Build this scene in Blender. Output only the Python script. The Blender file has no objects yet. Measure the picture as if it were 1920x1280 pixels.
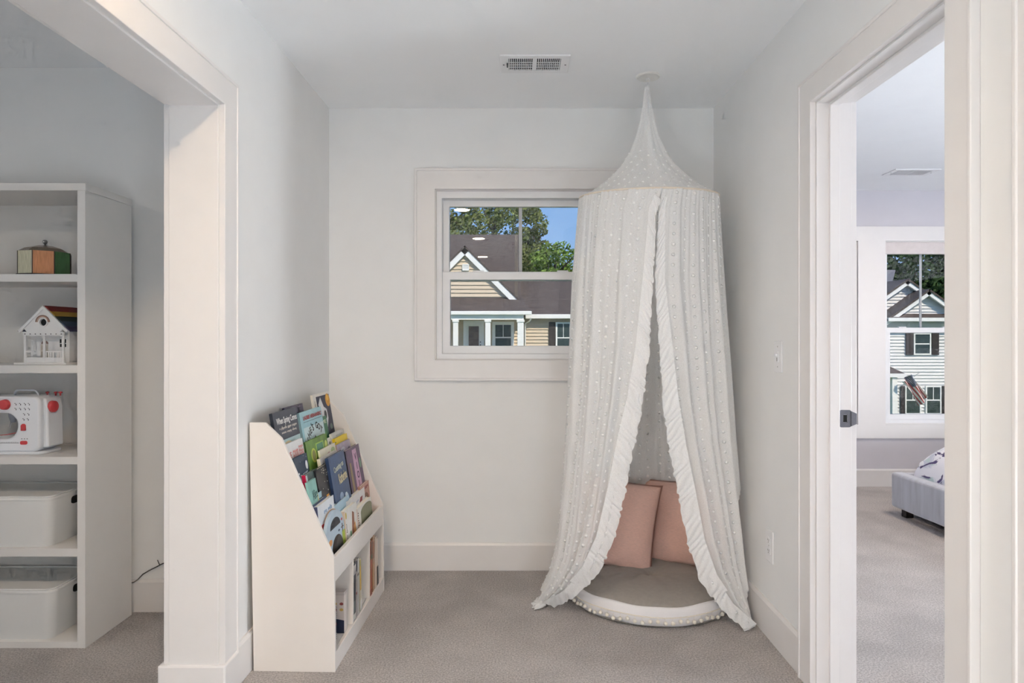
import bpy, bmesh, math, random
from mathutils import Vector, Matrix
R = math.radians
scene = bpy.context.scene
col = scene.collection

# ---------------------------------------------------------------- camera
F = 1205.0; CX, CY = 970.0, 632.0; CAMZ = 1.23
cam_data = bpy.data.cameras.new('camera')
cam_data.sensor_width = 36.0
cam_data.lens = 36.0 * F / 1920.0
cam_data.shift_x = -(CX - 960.0) / 1920.0
cam_data.shift_y = (CY - 640.0) / 1920.0
cam_data.clip_start = 0.02; cam_data.clip_end = 400
cam = bpy.data.objects.new('camera', cam_data); col.objects.link(cam)
cam.location = (0, 0, CAMZ); cam.rotation_euler = (R(90), 0, 0)
scene.camera = cam

# ---------------------------------------------------------------- sky, sun, exposure
SKY_STRENGTH = 1.0
w = bpy.data.worlds.new('sky'); scene.world = w; w.use_nodes = True
nt = w.node_tree; nt.nodes.clear()
n_out = nt.nodes.new('ShaderNodeOutputWorld'); n_bg = nt.nodes.new('ShaderNodeBackground')
n_tc = nt.nodes.new('ShaderNodeTexCoord'); n_sep = nt.nodes.new('ShaderNodeSeparateXYZ')
n_rmp = nt.nodes.new('ShaderNodeValToRGB')
e = n_rmp.color_ramp.elements
e[0].position = 0.0; e[0].color = (0.46, 0.66, 0.93, 1)
e[1].position = 1.0; e[1].color = (0.14, 0.33, 0.76, 1)
m_ = n_rmp.color_ramp.elements.new(0.18); m_.color = (0.28, 0.50, 0.88, 1)
nt.links.new(n_tc.outputs['Generated'], n_sep.inputs[0]); nt.links.new(n_sep.outputs['Z'], n_rmp.inputs['Fac'])
nt.links.new(n_rmp.outputs['Color'], n_bg.inputs['Color']); n_bg.inputs['Strength'].default_value = SKY_STRENGTH
nt.links.new(n_bg.outputs[0], n_out.inputs['Surface'])
sun_d = bpy.data.lights.new('sun', 'SUN'); sun_d.energy = 3.9; sun_d.angle = R(1.5); sun_d.color = (1.0, 0.88, 0.72)
sun = bpy.data.objects.new('sun', sun_d); col.objects.link(sun)
sun.rotation_euler = (R(48), 0, R(28))
LAMP = 310.0; LAMP_COL = (1.0, 0.74, 0.50); FILL_STR = 33.0; FILL_COL = (0.84, 0.925, 1.0)  # hall disc lamps first, then the added fill lights
vs = scene.view_settings
vs.view_transform = 'Standard'; vs.look = 'None'; vs.exposure = 0.0; vs.gamma = 1.0; vs.use_curve_mapping = False
try:
    scene.cycles.transparent_max_bounces = 20; scene.cycles.max_bounces = 7; scene.cycles.diffuse_bounces = 6; scene.cycles.glossy_bounces = 2; scene.cycles.transmission_bounces = 4
    scene.cycles.sample_clamp_indirect = 6.0; scene.cycles.use_adaptive_sampling = True; scene.cycles.adaptive_threshold = 0.12; scene.cycles.caustics_reflective = False; scene.cycles.caustics_refractive = False; scene.cycles.adaptive_min_samples = 12; scene.cycles.use_light_tree = False
except Exception: pass

# ---------------------------------------------------------------- helpers
def s2l(r, g, b):
    f = lambda c: (c / 255 / 12.92) if c / 255 <= 0.04045 else ((c / 255 + 0.055) / 1.055) ** 2.4
    return (f(r), f(g), f(b), 1.0)
def P(px, py, d): return Vector(((px - CX) * d / F, d, CAMZ - (py - CY) * d / F))
MATS = {}
def mat(name, rgb, rough=0.5, amt=0.04, scale=30.0, bump=0.0, bscale=200.0, metal=0.0, emit=None, estr=0.0, spec=0.5, sheen=0.0, trans=0.0, stretch=None):
    if name in MATS: return MATS[name]
    m = bpy.data.materials.new(name); m.use_nodes = True; t = m.node_tree
    b = t.nodes['Principled BSDF']; c = s2l(*rgb)
    tc = t.nodes.new('ShaderNodeTexCoord'); src = tc.outputs['Object']
    if stretch:
        mp = t.nodes.new('ShaderNodeMapping'); mp.inputs['Scale'].default_value = stretch
        t.links.new(src, mp.inputs['Vector']); src = mp.outputs['Vector']
    n = t.nodes.new('ShaderNodeTexNoise'); n.inputs['Scale'].default_value = scale; n.inputs['Detail'].default_value = 4
    t.links.new(src, n.inputs['Vector'])
    r = t.nodes.new('ShaderNodeValToRGB')
    r.color_ramp.elements[0].position = 0.3; r.color_ramp.elements[1].position = 0.7
    r.color_ramp.elements[0].color = tuple(max(0, x * (1 - amt)) for x in c[:3]) + (1,)
    r.color_ramp.elements[1].color = tuple(min(1, x * (1 + amt)) for x in c[:3]) + (1,)
    t.links.new(n.outputs['Fac'], r.inputs['Fac']); t.links.new(r.outputs['Color'], b.inputs['Base Color'])
    b.inputs['Roughness'].default_value = rough; b.inputs['Metallic'].default_value = metal
    b.inputs['Specular IOR Level'].default_value = spec
    if sheen: b.inputs['Sheen Weight'].default_value = sheen
    if trans: b.inputs['Transmission Weight'].default_value = trans
    if bump:
        n2 = t.nodes.new('ShaderNodeTexNoise'); n2.inputs['Scale'].default_value = bscale; n2.inputs['Detail'].default_value = 3
        t.links.new(src, n2.inputs['Vector'])
        bp = t.nodes.new('ShaderNodeBump'); bp.inputs['Strength'].default_value = bump; bp.inputs['Distance'].default_value = 0.004
        t.links.new(n2.outputs['Fac'], bp.inputs['Height']); t.links.new(bp.outputs['Normal'], b.inputs['Normal'])
    if emit:
        b.inputs['Emission Color'].default_value = tuple(emit) + (1,); b.inputs['Emission Strength'].default_value = estr
    MATS[name] = m
    return m
def mcol(rgb, rough=0.45, **k):
    return mat('paint_%02x%02x%02x_%d' % (int(rgb[0]), int(rgb[1]), int(rgb[2]), int(rough * 100)), rgb, rough, **k)

def BM(): return bmesh.new()
def box(bm, x0, x1, y0, y1, z0, z1, M=None):
    v = [Vector((x, y, z)) for z in (z0, z1) for y in (y0, y1) for x in (x0, x1)]
    if M is not None: v = [M @ p for p in v]
    v = [bm.verts.new(p) for p in v]
    for f in ((0, 2, 3, 1), (4, 5, 7, 6), (0, 1, 5, 4), (2, 6, 7, 3), (0, 4, 6, 2), (1, 3, 7, 5)):
        bm.faces.new([v[i] for i in f])
    return bm
def ax3(axis, a, u, v):
    return Vector((a, u, v)) if axis == 'x' else (Vector((u, a, v)) if axis == 'y' else Vector((u, v, a)))
def prism(bm, pts, axis, a0, a1, M=None):
    A = [ax3(axis, a0, *p) for p in pts]; B = [ax3(axis, a1, *p) for p in pts]
    if M is not None: A = [M @ p for p in A]; B = [M @ p for p in B]
    A = [bm.verts.new(p) for p in A]; B = [bm.verts.new(p) for p in B]
    n = len(pts)
    bm.faces.new(A); bm.faces.new(B[::-1])
    for i in range(n): bm.faces.new((A[i], A[(i + 1) % n], B[(i + 1) % n], B[i]))
    return bm
def ring(bm, outer, inner, axis, a0, a1, M=None):
    """closed frame between two loops of equal length"""
    n = len(outer); L = []
    for a in (a0, a1):
        for loop in (outer, inner):
            vs_ = [ax3(axis, a, *p) for p in loop]
            if M is not None: vs_ = [M @ p for p in vs_]
            L.append([bm.verts.new(p) for p in vs_])
    o0, i0, o1, i1 = L
    for k in range(n):
        j = (k + 1) % n
        bm.faces.new((o0[k], o0[j], i0[j], i0[k])); bm.faces.new((o1[k], i1[k], i1[j], o1[j]))
        bm.faces.new((o0[k], o1[k], o1[j], o0[j])); bm.faces.new((i0[k], i0[j], i1[j], i1[k]))
    return bm
def rect(u0, u1, v0, v1): return [(u0, v0), (u1, v0), (u1, v1), (u0, v1)]
def circ(cx, cy, r, n=16, r2=None, ph=0.0):
    return [(cx + r * math.cos(2 * math.pi * i / n + ph), cy + (r2 or r) * math.sin(2 * math.pi * i / n + ph)) for i in range(n)]
def rrect(u0, u1, v0, v1, r, n=4):
    pts = []
    for (cx, cy, a) in ((u1 - r, v0 + r, -90), (u1 - r, v1 - r, 0), (u0 + r, v1 - r, 90), (u0 + r, v0 + r, 180)):
        for i in range(n + 1):
            t = R(a + 90 * i / n); pts.append((cx + r * math.cos(t), cy + r * math.sin(t)))
    return pts
def lathe(bm, prof, c=(0, 0, 0), n=24, sx=1.0, sy=1.0, M=None):
    """profile [(r,z)] round the z axis"""
    rows = []
    for (r, z) in prof:
        if r < 1e-6:
            p = Vector((c[0], c[1], c[2] + z)); rows.append([bm.verts.new(M @ p if M is not None else p)])
        else:
            row = []
            for i in range(n):
                t = 2 * math.pi * i / n
                p = Vector((c[0] + sx * r * math.cos(t), c[1] + sy * r * math.sin(t), c[2] + z))
                row.append(bm.verts.new(M @ p if M is not None else p))
            rows.append(row)
    for a, b in zip(rows[:-1], rows[1:]):
        for i in range(n):
            j = (i + 1) % n
            if len(a) == 1 and len(b) == 1: continue
            if len(a) == 1: bm.faces.new((a[0], b[i], b[j]))
            elif len(b) == 1: bm.faces.new((a[i], a[j], b[0]))
            else: bm.faces.new((a[i], a[j], b[j], b[i]))
    for row in (rows[0], rows[-1]):
        if len(row) > 1:
            try: bm.faces.new(row)
            except Exception: pass
    return bm
def tube(bm, pts, r, n=8, closed=False):
    pts = [Vector(p) for p in pts]; rows = []
    m = len(pts)
    for i, p in enumerate(pts):
        a = pts[(i - 1) % m] if (closed or i > 0) else p
        b = pts[(i + 1) % m] if (closed or i < m - 1) else p
        d = (b - a).normalized()
        u = d.cross(Vector((0, 0, 1)))
        if u.length < 1e-3: u = d.cross(Vector((0, 1, 0)))
        u.normalize(); v = d.cross(u)
        rr = r[i] if isinstance(r, (list, tuple)) else r
        rows.append([bm.verts.new(p + rr * (math.cos(2 * math.pi * k / n) * u + math.sin(2 * math.pi * k / n) * v)) for k in range(n)])
    for i in range(m if closed else m - 1):
        a, b = rows[i], rows[(i + 1) % m]
        for k in range(n): bm.faces.new((a[k], a[(k + 1) % n], b[(k + 1) % n], b[k]))
    if not closed: bm.faces.new(rows[0][::-1]); bm.faces.new(rows[-1])
    return bm
def grid(bm, nu, nv, fn, closed_u=False):
    V = [[bm.verts.new(fn(i / (nu if closed_u else nu - 1), j / (nv - 1))) for i in range(nu)] for j in range(nv)]
    for j in range(nv - 1):
        for i in range(nu if closed_u else nu - 1):
            k = (i + 1) % nu
            bm.faces.new((V[j][i], V[j][k], V[j + 1][k], V[j + 1][i]))
    return V
def obj(name, bm, m, parent=None, bevel=0.0, smooth=None, kind=None, label=None, recalc=True, loc=None, seg=2):
    """link a bmesh as one mesh object; world coordinates are kept when it gets a parent"""
    if isinstance(bm, bpy.types.Mesh): me = bm
    else:
        if recalc: bmesh.ops.recalc_face_normals(bm, faces=bm.faces)
        me = bpy.data.meshes.new(name); bm.to_mesh(me); bm.free()
    if m is not None and not me.materials: me.materials.append(m)
    if smooth is not None:
        for p in me.polygons: p.use_smooth = True
        if smooth < 180: me.set_sharp_from_angle(angle=R(smooth))
    o = bpy.data.objects.new(name, me); col.objects.link(o)
    if parent is not None:
        o.parent = parent
        o.matrix_parent_inverse = INV.get(parent.name, Matrix.Identity(4))
    if loc is not None: o.location = loc
    if bevel:
        b = o.modifiers.new('bevel', 'BEVEL'); b.width = bevel; b.segments = seg; b.limit_method = 'ANGLE'; b.angle_limit = R(40)
    if kind: o['kind'] = kind
    if label: o['label'] = label
    return o
INV = {}; LOCAL = set()
def thing(name, label, cat, loc=(0, 0, 0), group=None, kind=None, M=None):
    """Empty at the base of a thing. Parts are given in world coordinates, unless M is set (then in the thing's own frame)."""
    o = bpy.data.objects.new(name, None); col.objects.link(o); o.empty_display_size = 0.05
    if M is not None: o.matrix_basis = M; INV[o.name] = Matrix.Identity(4)
    else: o.location = loc; INV[o.name] = Matrix.Translation(Vector(loc)).inverted()
    if kind: o['kind'] = kind
    else: o['label'] = label; o['category'] = cat
    if group: o['group'] = group
    return o
def tag(o, label, cat, group=None):
    o['label'] = label; o['category'] = cat
    if group: o['group'] = group
    return o
TXT = {}
def text_mesh(s, size=1.0, align='CENTER', bold=0.0):
    """lettering as a flat mesh in x (right) and z (up), facing -y"""
    k = (s, size, align, bold)
    cu = bpy.data.curves.new('lettering', 'FONT'); cu.body = s; cu.size = size; cu.align_x = align; cu.align_y = 'CENTER'
    cu.extrude = 0.0002; cu.offset = bold; cu.resolution_u = 2
    o = bpy.data.objects.new('lettering_tmp', cu); col.objects.link(o)
    dg = bpy.context.evaluated_depsgraph_get(); dg.update()
    me = bpy.data.meshes.new_from_object(o.evaluated_get(dg))
    bpy.data.objects.remove(o); bpy.data.curves.remove(cu)
    me.transform(Matrix.Rotation(R(90), 4, 'X'))
    return me
def wall(name, axis, c0, c1, u0, u1, z0, z1, m, holes=(), kind='structure'):
    us = sorted({u0, u1, *[h[0] for h in holes], *[h[1] for h in holes]})
    zs = sorted({z0, z1, *[h[2] for h in holes], *[h[3] for h in holes]})
    bm = BM(); V = {}
    def vert(c, i, j):
        if (c, i, j) not in V: V[(c, i, j)] = bm.verts.new(ax3(axis, (c0, c1)[c], us[i], zs[j]))
        return V[(c, i, j)]
    def solid(i, j):
        if i < 0 or j < 0 or i >= len(us) - 1 or j >= len(zs) - 1: return False
        u, z = (us[i] + us[i + 1]) / 2, (zs[j] + zs[j + 1]) / 2
        return not any(h[0] < u < h[1] and h[2] < z < h[3] for h in holes)
    for i in range(len(us) - 1):
        for j in range(len(zs) - 1):
            if not solid(i, j): continue
            for c in (0, 1): bm.faces.new([vert(c, *q) for q in ((i, j), (i + 1, j), (i + 1, j + 1), (i, j + 1))])
            for (di, dj, a, b) in ((-1, 0, (i, j), (i, j + 1)), (1, 0, (i + 1, j), (i + 1, j + 1)), (0, -1, (i, j), (i + 1, j)), (0, 1, (i, j + 1), (i + 1, j + 1))):
                if not solid(i + di, j + dj): bm.faces.new((vert(0, *a), vert(0, *b), vert(1, *b), vert(1, *a)))
    return obj(name, bm, m, kind=kind)

# ---------------------------------------------------------------- materials of the setting
M_WALL = mat('wall_paint', (240, 240, 239), 0.85, 0.012, 6, spec=0.0)
M_BEDWALL = mat('lavender_grey_paint', (208, 205, 210), 0.85, 0.012, 6, spec=0.0)
M_CEIL = mat('ceiling_paint', (248, 249, 250), 0.9, 0.01, 6, spec=0.0)
M_TRIM = mat('white_trim_enamel', (234, 231, 229), 0.32, 0.01, 12)
M_VINYL = mat('white_window_vinyl', (240, 240, 241), 0.35, 0.01, 12)
def carpet_mat():
    m = bpy.data.materials.new('grey_beige_carpet'); m.use_nodes = True; t = m.node_tree; b = t.nodes['Principled BSDF']
    tc = t.nodes.new('ShaderNodeTexCoord')
    def noise(sc, det, rough=0.6):
        n = t.nodes.new('ShaderNodeTexNoise'); n.inputs['Scale'].default_value = sc; n.inputs['Detail'].default_value = det
        n.inputs['Roughness'].default_value = rough; t.links.new(tc.outputs['Object'], n.inputs['Vector']); return n
    def ramp(fac, p0, c0, p1, c1):
        r = t.nodes.new('ShaderNodeValToRGB'); e = r.color_ramp.elements
        e[0].position, e[0].color, e[1].position, e[1].color = p0, c0, p1, c1
        t.links.new(fac, r.inputs['Fac']); return r
    fine = noise(150, 5, 0.75); big = noise(2.6, 2)
    r1 = ramp(fine.outputs['Fac'], 0.33, s2l(148, 140, 136), 0.66, s2l(240, 233, 229))
    r2 = ramp(big.outputs['Fac'], 0.38, (0.88, 0.88, 0.88, 1), 0.62, (1.08, 1.08, 1.08, 1))
    mx = t.nodes.new('ShaderNodeMix'); mx.data_type = 'RGBA'; mx.blend_type = 'MULTIPLY'; mx.inputs['Factor'].default_value = 1.0
    t.links.new(r1.outputs['Color'], mx.inputs[6]); t.links.new(r2.outputs['Color'], mx.inputs[7])
    t.links.new(mx.outputs[2], b.inputs['Base Color']); b.inputs['Roughness'].default_value = 1.0
    b.inputs['Specular IOR Level'].default_value = 0.1; b.inputs['Sheen Weight'].default_value = 0.25
    n3 = noise(140, 5, 0.8); bp = t.nodes.new('ShaderNodeBump'); bp.inputs['Strength'].default_value = 0.9; bp.inputs['Distance'].default_value = 0.012
    t.links.new(n3.outputs['Fac'], bp.inputs['Height']); t.links.new(bp.outputs['Normal'], b.inputs['Normal'])
    return m
M_CARPET = carpet_mat()
def glass_mat():
    m = bpy.data.materials.new('window_glass'); m.use_nodes = True; t = m.node_tree; t.nodes.clear()
    o = t.nodes.new('ShaderNodeOutputMaterial'); tr = t.nodes.new('ShaderNodeBsdfTransparent'); gl = t.nodes.new('ShaderNodeBsdfGlossy')
    tr.inputs['Color'].default_value = (0.955, 0.96, 0.96, 1); gl.inputs['Roughness'].default_value = 0.01
    fr = t.nodes.new('ShaderNodeFresnel'); fr.inputs['IOR'].default_value = 1.45
    mx = t.nodes.new('ShaderNodeMixShader'); t.links.new(fr.outputs[0], mx.inputs[0]); t.links.new(tr.outputs[0], mx.inputs[1])
    t.links.new(gl.outputs[0], mx.inputs[2]); t.links.new(mx.outputs[0], o.inputs['Surface'])
    return m
M_GLASS = glass_mat()

# ---------------------------------------------------------------- room shell
XL, XR, YB, H = -0.996, 1.038, 3.40, 2.441
WLT = 0.165; WRT = 0.122                       # wall thickness, left and right
XL2, XR2 = XL - WLT, XR + WRT                  # far faces
OP_Y0, OP_Y1, OP_Z = 0.45, 2.160, 2.022        # wide cased opening in the left wall
DR_Y0, DR_Y1, DR_Z = 1.519, 2.249, 2.062       # bedroom doorway in the right wall
WX0, WX1, WZ0, WZ1 = -0.437, 0.471, 1.106, 2.0144
LRB = 2.89                                     # far wall of the side room
BDB = 5.30                                     # far wall of the bedroom
bm = BM(); box(bm, -4.4, 5.4, -4.4, BDB, -0.15, 0.0); obj('floor', bm, M_CARPET, kind='structure')
bm = BM(); box(bm, -4.4, 5.4, -4.4, BDB + 0.15, H, H + 0.2); obj('ceiling', bm, M_CEIL, kind='structure')
wall('wall_back', 'y', YB, YB + 0.15, XL2, XR2, 0, H, M_WALL, [(WX0, WX1, WZ0, WZ1)])
wall('wall_left', 'x', XL2, XL, -4.2, YB, 0, H, M_WALL, [(OP_Y0, OP_Y1, -0.1, OP_Z)])
D2_Y0, D2_Y1 = 0.46, 1.24
wall('wall_right', 'x', XR, XR2, -4.2, YB, 0, H, M_WALL, [(DR_Y0, DR_Y1, -0.1, DR_Z), (D2_Y0, D2_Y1, -0.1, DR_Z)])
wall('wall_rear', 'y', -4.35, -4.2, -4.2, 5.35, 0, H, M_WALL)
# side room
wall('wall_side_room_back', 'y', LRB, LRB + 0.12, -4.2, XL2, 0, H, M_WALL)
wall('wall_side_room_left', 'x', -4.35, -4.2, -4.2, LRB + 0.12, 0, H, M_WALL, [(-0.6, 1.6, 0.6, 2.05)])
# bedroom
BW = [(1.90, 2.801, 0.513, 2.022), (3.026, 3.76, 0.513, 2.022)]
wall('wall_bedroom_back', 'y', BDB, BDB + 0.15, XR2 - 0.12, 5.35, 0, H, M_BEDWALL, BW)
wall('wall_bedroom_left', 'x', XR2 - 0.12, XR2, YB + 0.15, BDB, 0, H, M_BEDWALL)
wall('wall_bedroom_right', 'x', 5.2, 5.35, -4.2, BDB, 0, H, M_BEDWALL, [(2.2, 3.9, 0.9, 2.02)])
wall('wall_bedroom_front', 'y', 0.25, 0.4, XR2, 5.2, 0, H, M_BEDWALL)

# baseboards with a small eased top
BH, BT = 0.145, 0.015
def baseboard(name, axis, face, sgn, u0, u1):
    prof = [(0, 0), (BT, 0), (BT, BH - 0.012), (BT - 0.007, BH), (0, BH)]
    bm = BM()
    A, B = [], []
    for (t, z) in prof:
        c = face + sgn * t
        A.append(bm.verts.new(ax3(axis, c, u0, z))); B.append(bm.verts.new(ax3(axis, c, u1, z)))
    n = len(prof); bm.faces.new(A); bm.faces.new(B[::-1])
    for i in range(n): bm.faces.new((A[i], A[(i + 1) % n], B[(i + 1) % n], B[i]))
    return obj(name, bm, M_TRIM, kind='structure', bevel=0.0015)
CW, CT = 0.102, 0.02                           # casing width and thickness
baseboard('baseboard_back', 'y', YB, -1, XL + BT, XR - BT)
baseboard('baseboard_left', 'x', XL, 1, OP_Y1 + CW, YB)
baseboard('baseboard_right', 'x', XR, -1, DR_Y1 + CW - 0.012, YB)
baseboard('baseboard_side_room_back', 'y', LRB, -1, -4.2, XL2 - BT)
baseboard('baseboard_side_room_left', 'x', -4.2, 1, -4.2, LRB)
baseboard('baseboard_side_room_right', 'x', XL2, -1, OP_Y1 + CW, LRB)
baseboard('baseboard_bedroom_back', 'y', BDB, -1, XR2, 5.2)
baseboard('baseboard_bedroom_left', 'x', XR2, 1, DR_Y1 + CW, BDB)

# casings: U-shaped boards with a raised outer band
def u_shape(y0, y1, zt, w, z0=0.0):
    return [(y0 - w, z0), (y0, z0), (y0, zt), (y1, zt), (y1, z0), (y1 + w, z0), (y1 + w, zt + w), (y0 - w, zt + w)]
def u_band(y0, y1, zt, w, bw, z0=0.0):
    o = u_shape(y0, y1, zt, w, z0)
    return [(y0 - w, z0), (y0 - w + bw, z0), (y0 - w + bw, zt + w - bw), (y1 + w - bw, zt + w - bw), (y1 + w - bw, z0), (y1 + w, z0), (y1 + w, zt + w), (y0 - w, zt + w)]
def casing(name, x, sgn, y0, y1, zt, w=CW):
    t = thing(name, None, None, (x, (y0 + y1) / 2, 0), kind='structure')
    bm = BM(); prism(bm, u_shape(y0, y1, zt, w - 0.008), 'x', x, x + sgn * CT); obj('casing_board', bm, M_TRIM, t, bevel=0.002)
    bm = BM(); prism(bm, u_band(y0, y1, zt, w, 0.012), 'x', x, x + sgn * (CT + 0.004)); obj('casing_band', bm, M_TRIM, t, bevel=0.0025)
    return t
def jamb(name, x0, x1, y0, y1, zt, t=0.02, stop=None):
    e = thing(name, None, None, ((x0 + x1) / 2, (y0 + y1) / 2, 0), kind='structure')
    bm = BM(); prism(bm, u_shape(y0 + t, y1 - t, zt - t, t), 'x', x0, x1); obj('jamb_board', bm, M_TRIM, e, bevel=0.0015)
    if stop:
        bm = BM(); prism(bm, u_shape(y0 + t + 0.011, y1 - t - 0.011, zt - t - 0.011, 0.011), 'x', *stop); obj('door_stop', bm, M_TRIM, e, bevel=0.002)
    return e
REV = 0.006
trim_a = casing('trim_1', XL, 1, OP_Y0 + 0.02 - REV, OP_Y1 - 0.02 + REV, OP_Z - 0.02 + REV)
casing('trim_2', XL2, -1, OP_Y0 + 0.02 - REV, OP_Y1 - 0.02 + REV, OP_Z - 0.02 + REV)
jamb('trim_3', XL2, XL, OP_Y0, OP_Y1, OP_Z)
# base block wrapping the foot of the opening's far jamb
bm = BM(); box(bm, XL2 - CT - 0.012, XL + CT + 0.008, OP_Y1 - 0.02 - 0.012, OP_Y1 + CW - 0.02, 0, BH - 0.004); obj('trim_4', bm, M_TRIM, kind='structure', bevel=0.006)
casing('trim_5', XR, -1, DR_Y0 + 0.02 - REV, DR_Y1 - 0.02 + REV, DR_Z - 0.02 + REV, w=0.094)
casing('trim_6', XR2, 1, DR_Y0 + 0.02 - REV, DR_Y1 - 0.02 + REV, DR_Z - 0.02 + REV, w=0.094)
dj = jamb('trim_7', XR, XR2, DR_Y0, DR_Y1, DR_Z, stop=(XR + 0.042, XR + 0.076))
# strike plate on the far jamb
sp = thing('strike_plate', 'dark metal latch strike plate set in the bedroom door jamb', 'strike plate', (XR + 0.1, DR_Y1 - 0.021, 0.95))
M_STEEL = mat('brushed_dark_steel', (120, 120, 124), 0.4, 0.06, 60, metal=0.9)
yj = DR_Y1 - 0.02
bm = BM(); ring(bm, rrect(XR + 0.078, XR + 0.120, 0.918, 0.978, 0.008), rrect(XR + 0.091, XR + 0.106, 0.935, 0.962, 0.003), 'y', yj - 0.0025, yj); obj('plate', bm, M_STEEL, sp, bevel=0.0008)
bm = BM(); prism(bm, [(XR + 0.118, 0.922), (XR + 0.137, 0.930), (XR + 0.137, 0.966), (XR + 0.118, 0.974)], 'y', yj - 0.006, yj - 0.001); obj('lip', bm, M_STEEL, sp, bevel=0.001)
bm = BM(); box(bm, XR + 0.092, XR + 0.105, yj - 0.0012, yj - 0.0002, 0.936, 0.961); obj('latch_hole', bm, mcol((30, 28, 27), 0.8), sp)
for z in (0.926, 0.970):
    bm = BM(); lathe(bm, [(0, -0.0012), (0.0035, -0.0008), (0.0035, 0.0006), (0, 0.0006)], n=10, M=Matrix.Translation((XR + 0.098, yj - 0.0026, z)) @ Matrix.Rotation(R(90), 4, 'X')); obj('screw', bm, M_STEEL, sp)
# neighbouring closed door nearer the camera
casing('trim_8', XR, -1, D2_Y0 + 0.02 - REV, D2_Y1 - 0.02 + REV, DR_Z - 0.02 + REV, w=0.094)
jamb('trim_9', XR, XR2, D2_Y0, D2_Y1, DR_Z)
bm = BM(); box(bm, XR + 0.05, XR + 0.085, D2_Y0 + 0.022, D2_Y1 - 0.022, 0.012, DR_Z - 0.022); d1 = obj('door_1', bm, M_TRIM, kind='structure', bevel=0.002)
d1_inv = Matrix.Identity(4)
for (z0, z1) in ((0.22, 0.95), (1.12, 1.86)):
    bm = BM(); ring(bm, rect(D2_Y0 + 0.14, D2_Y1 - 0.14, z0, z1), rect(D2_Y0 + 0.165, D2_Y1 - 0.165, z0 + 0.025, z1 - 0.025), 'x', XR + 0.044, XR + 0.0505); obj('panel_moulding', bm, M_TRIM, d1, bevel=0.002)

# ---------------------------------------------------------------- windows
def sash(parent, x0, x1, z0, z1, y, w, t, grille=None, wb=None):
    wb = wb or w
    bm = BM(); ring(bm, rect(x0, x1, z0, z1), rect(x0 + w, x1 - w, z0 + wb, z1 - w), 'y', y, y + t)
    s = obj('sash', bm, M_VINYL, parent, bevel=0.003)
    bm = BM(); box(bm, x0 + w, x1 - w, y + t * 0.5, y + t * 0.5 + 0.003, z0 + wb, z1 - w); p = obj('pane', bm, M_GLASS, s); p.matrix_parent_inverse = s_inv(s)
    if grille:
        bm = BM(); box(bm, grille - 0.009, grille + 0.009, y + t * 0.5 + 0.006, y + t * 0.5 + 0.014, z0 + wb, z1 - w); g = obj('grille_bar', bm, M_VINYL, s, bevel=0.001); g.matrix_parent_inverse = s_inv(s)
    return s
def s_inv(s): return Matrix.Identity(4)
def window(name, yw, x0, x1, z0, z1, cas=True, zmid=None, fw=0.036, sw_=0.042):
    t = thing(name, None, None, ((x0 + x1) / 2, yw, z0), kind='structure')
    if cas:
        bm = BM(); ring(bm, rect(x0 - 0.097, x1 + 0.097, z0 - 0.097, z1 + 0.097), rect(x0 + 0.004, x1 - 0.004, z0 + 0.004, z1 - 0.004), 'y', yw - 0.018, yw); obj('casing', bm, M_TRIM, t, bevel=0.002)
        bm = BM(); ring(bm, rect(x0 - 0.105, x1 + 0.105, z0 - 0.105, z1 + 0.105), rect(x0 - 0.091, x1 + 0.091, z0 - 0.091, z1 + 0.091), 'y', yw - 0.024, yw); obj('casing_band', bm, M_TRIM, t, bevel=0.003)
    bm = BM(); ring(bm, rect(x0, x1, z0, z1), rect(x0 + fw, x1 - fw, z0 + fw, z1 - fw - 0.008), 'y', yw + 0.022, yw + 0.13); obj('frame', bm, M_VINYL, t, bevel=0.003)
    bm = BM(); ring(bm, rect(x0, x1, z0, z1), rect(x0 + 0.008, x1 - 0.008, z0 + 0.008, z1 - 0.008), 'y', yw - 0.002, yw + 0.022); obj('jamb_liner', bm, M_TRIM, t, bevel=0.002)
    zm = zmid
    sash(t, x0 + fw - 0.003, x1 - fw + 0.003, zm - 0.02, z1 - fw - 0.005, yw + 0.085, 0.036, 0.03, grille=(x0 + x1) / 2)
    s = sash(t, x0 + fw - 0.002, x1 - fw + 0.002, z0 + fw - 0.001, zm + 0.025, yw + 0.048, 0.043, 0.034)
    for xx in (x0 + 0.25 * (x1 - x0), x0 + 0.75 * (x1 - x0)):
        bm = BM(); box(bm, xx - 0.03, xx + 0.03, yw + 0.052, yw + 0.075, zm + 0.025, zm + 0.033); obj('sash_lock', bm, M_VINYL, t, bevel=0.002)
    return t
window('window_1', YB, WX0, WX1, WZ0, WZ1, zmid=1.556)
# bedroom pair: one shared flat casing with two openings
def bed_windows():
    bm = BM()
    x0, x1 = BW[0][0] - 0.12, BW[1][1] + 0.12
    o = wall('trim_10', 'y', BDB - 0.02, BDB, x0, x1, 0.400, 2.14, M_TRIM, [(b[0], b[1], b[2], b[3]) for b in BW])
    for k, b in enumerate(BW):
        t = window('window_%d' % (2 + k), BDB, b[0], b[1], b[2], b[3], cas=False, zmid=1.285)
        bm = BM(); box(bm, b[0] + 0.012, b[1] - 0.012, BDB + 0.012, BDB + 0.05, b[3] - 0.105, b[3] - 0.006)
        tag(obj('window_blind', bm, mat('pale_blind', (216, 208, 206), 0.7), bevel=0.004), 'raised pale blind pulled up at the top of the ' + ('bedroom window above the bed' if k else 'bedroom window beside the door jamb'), 'blind', 'bedroom blinds')
bed_windows()
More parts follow.
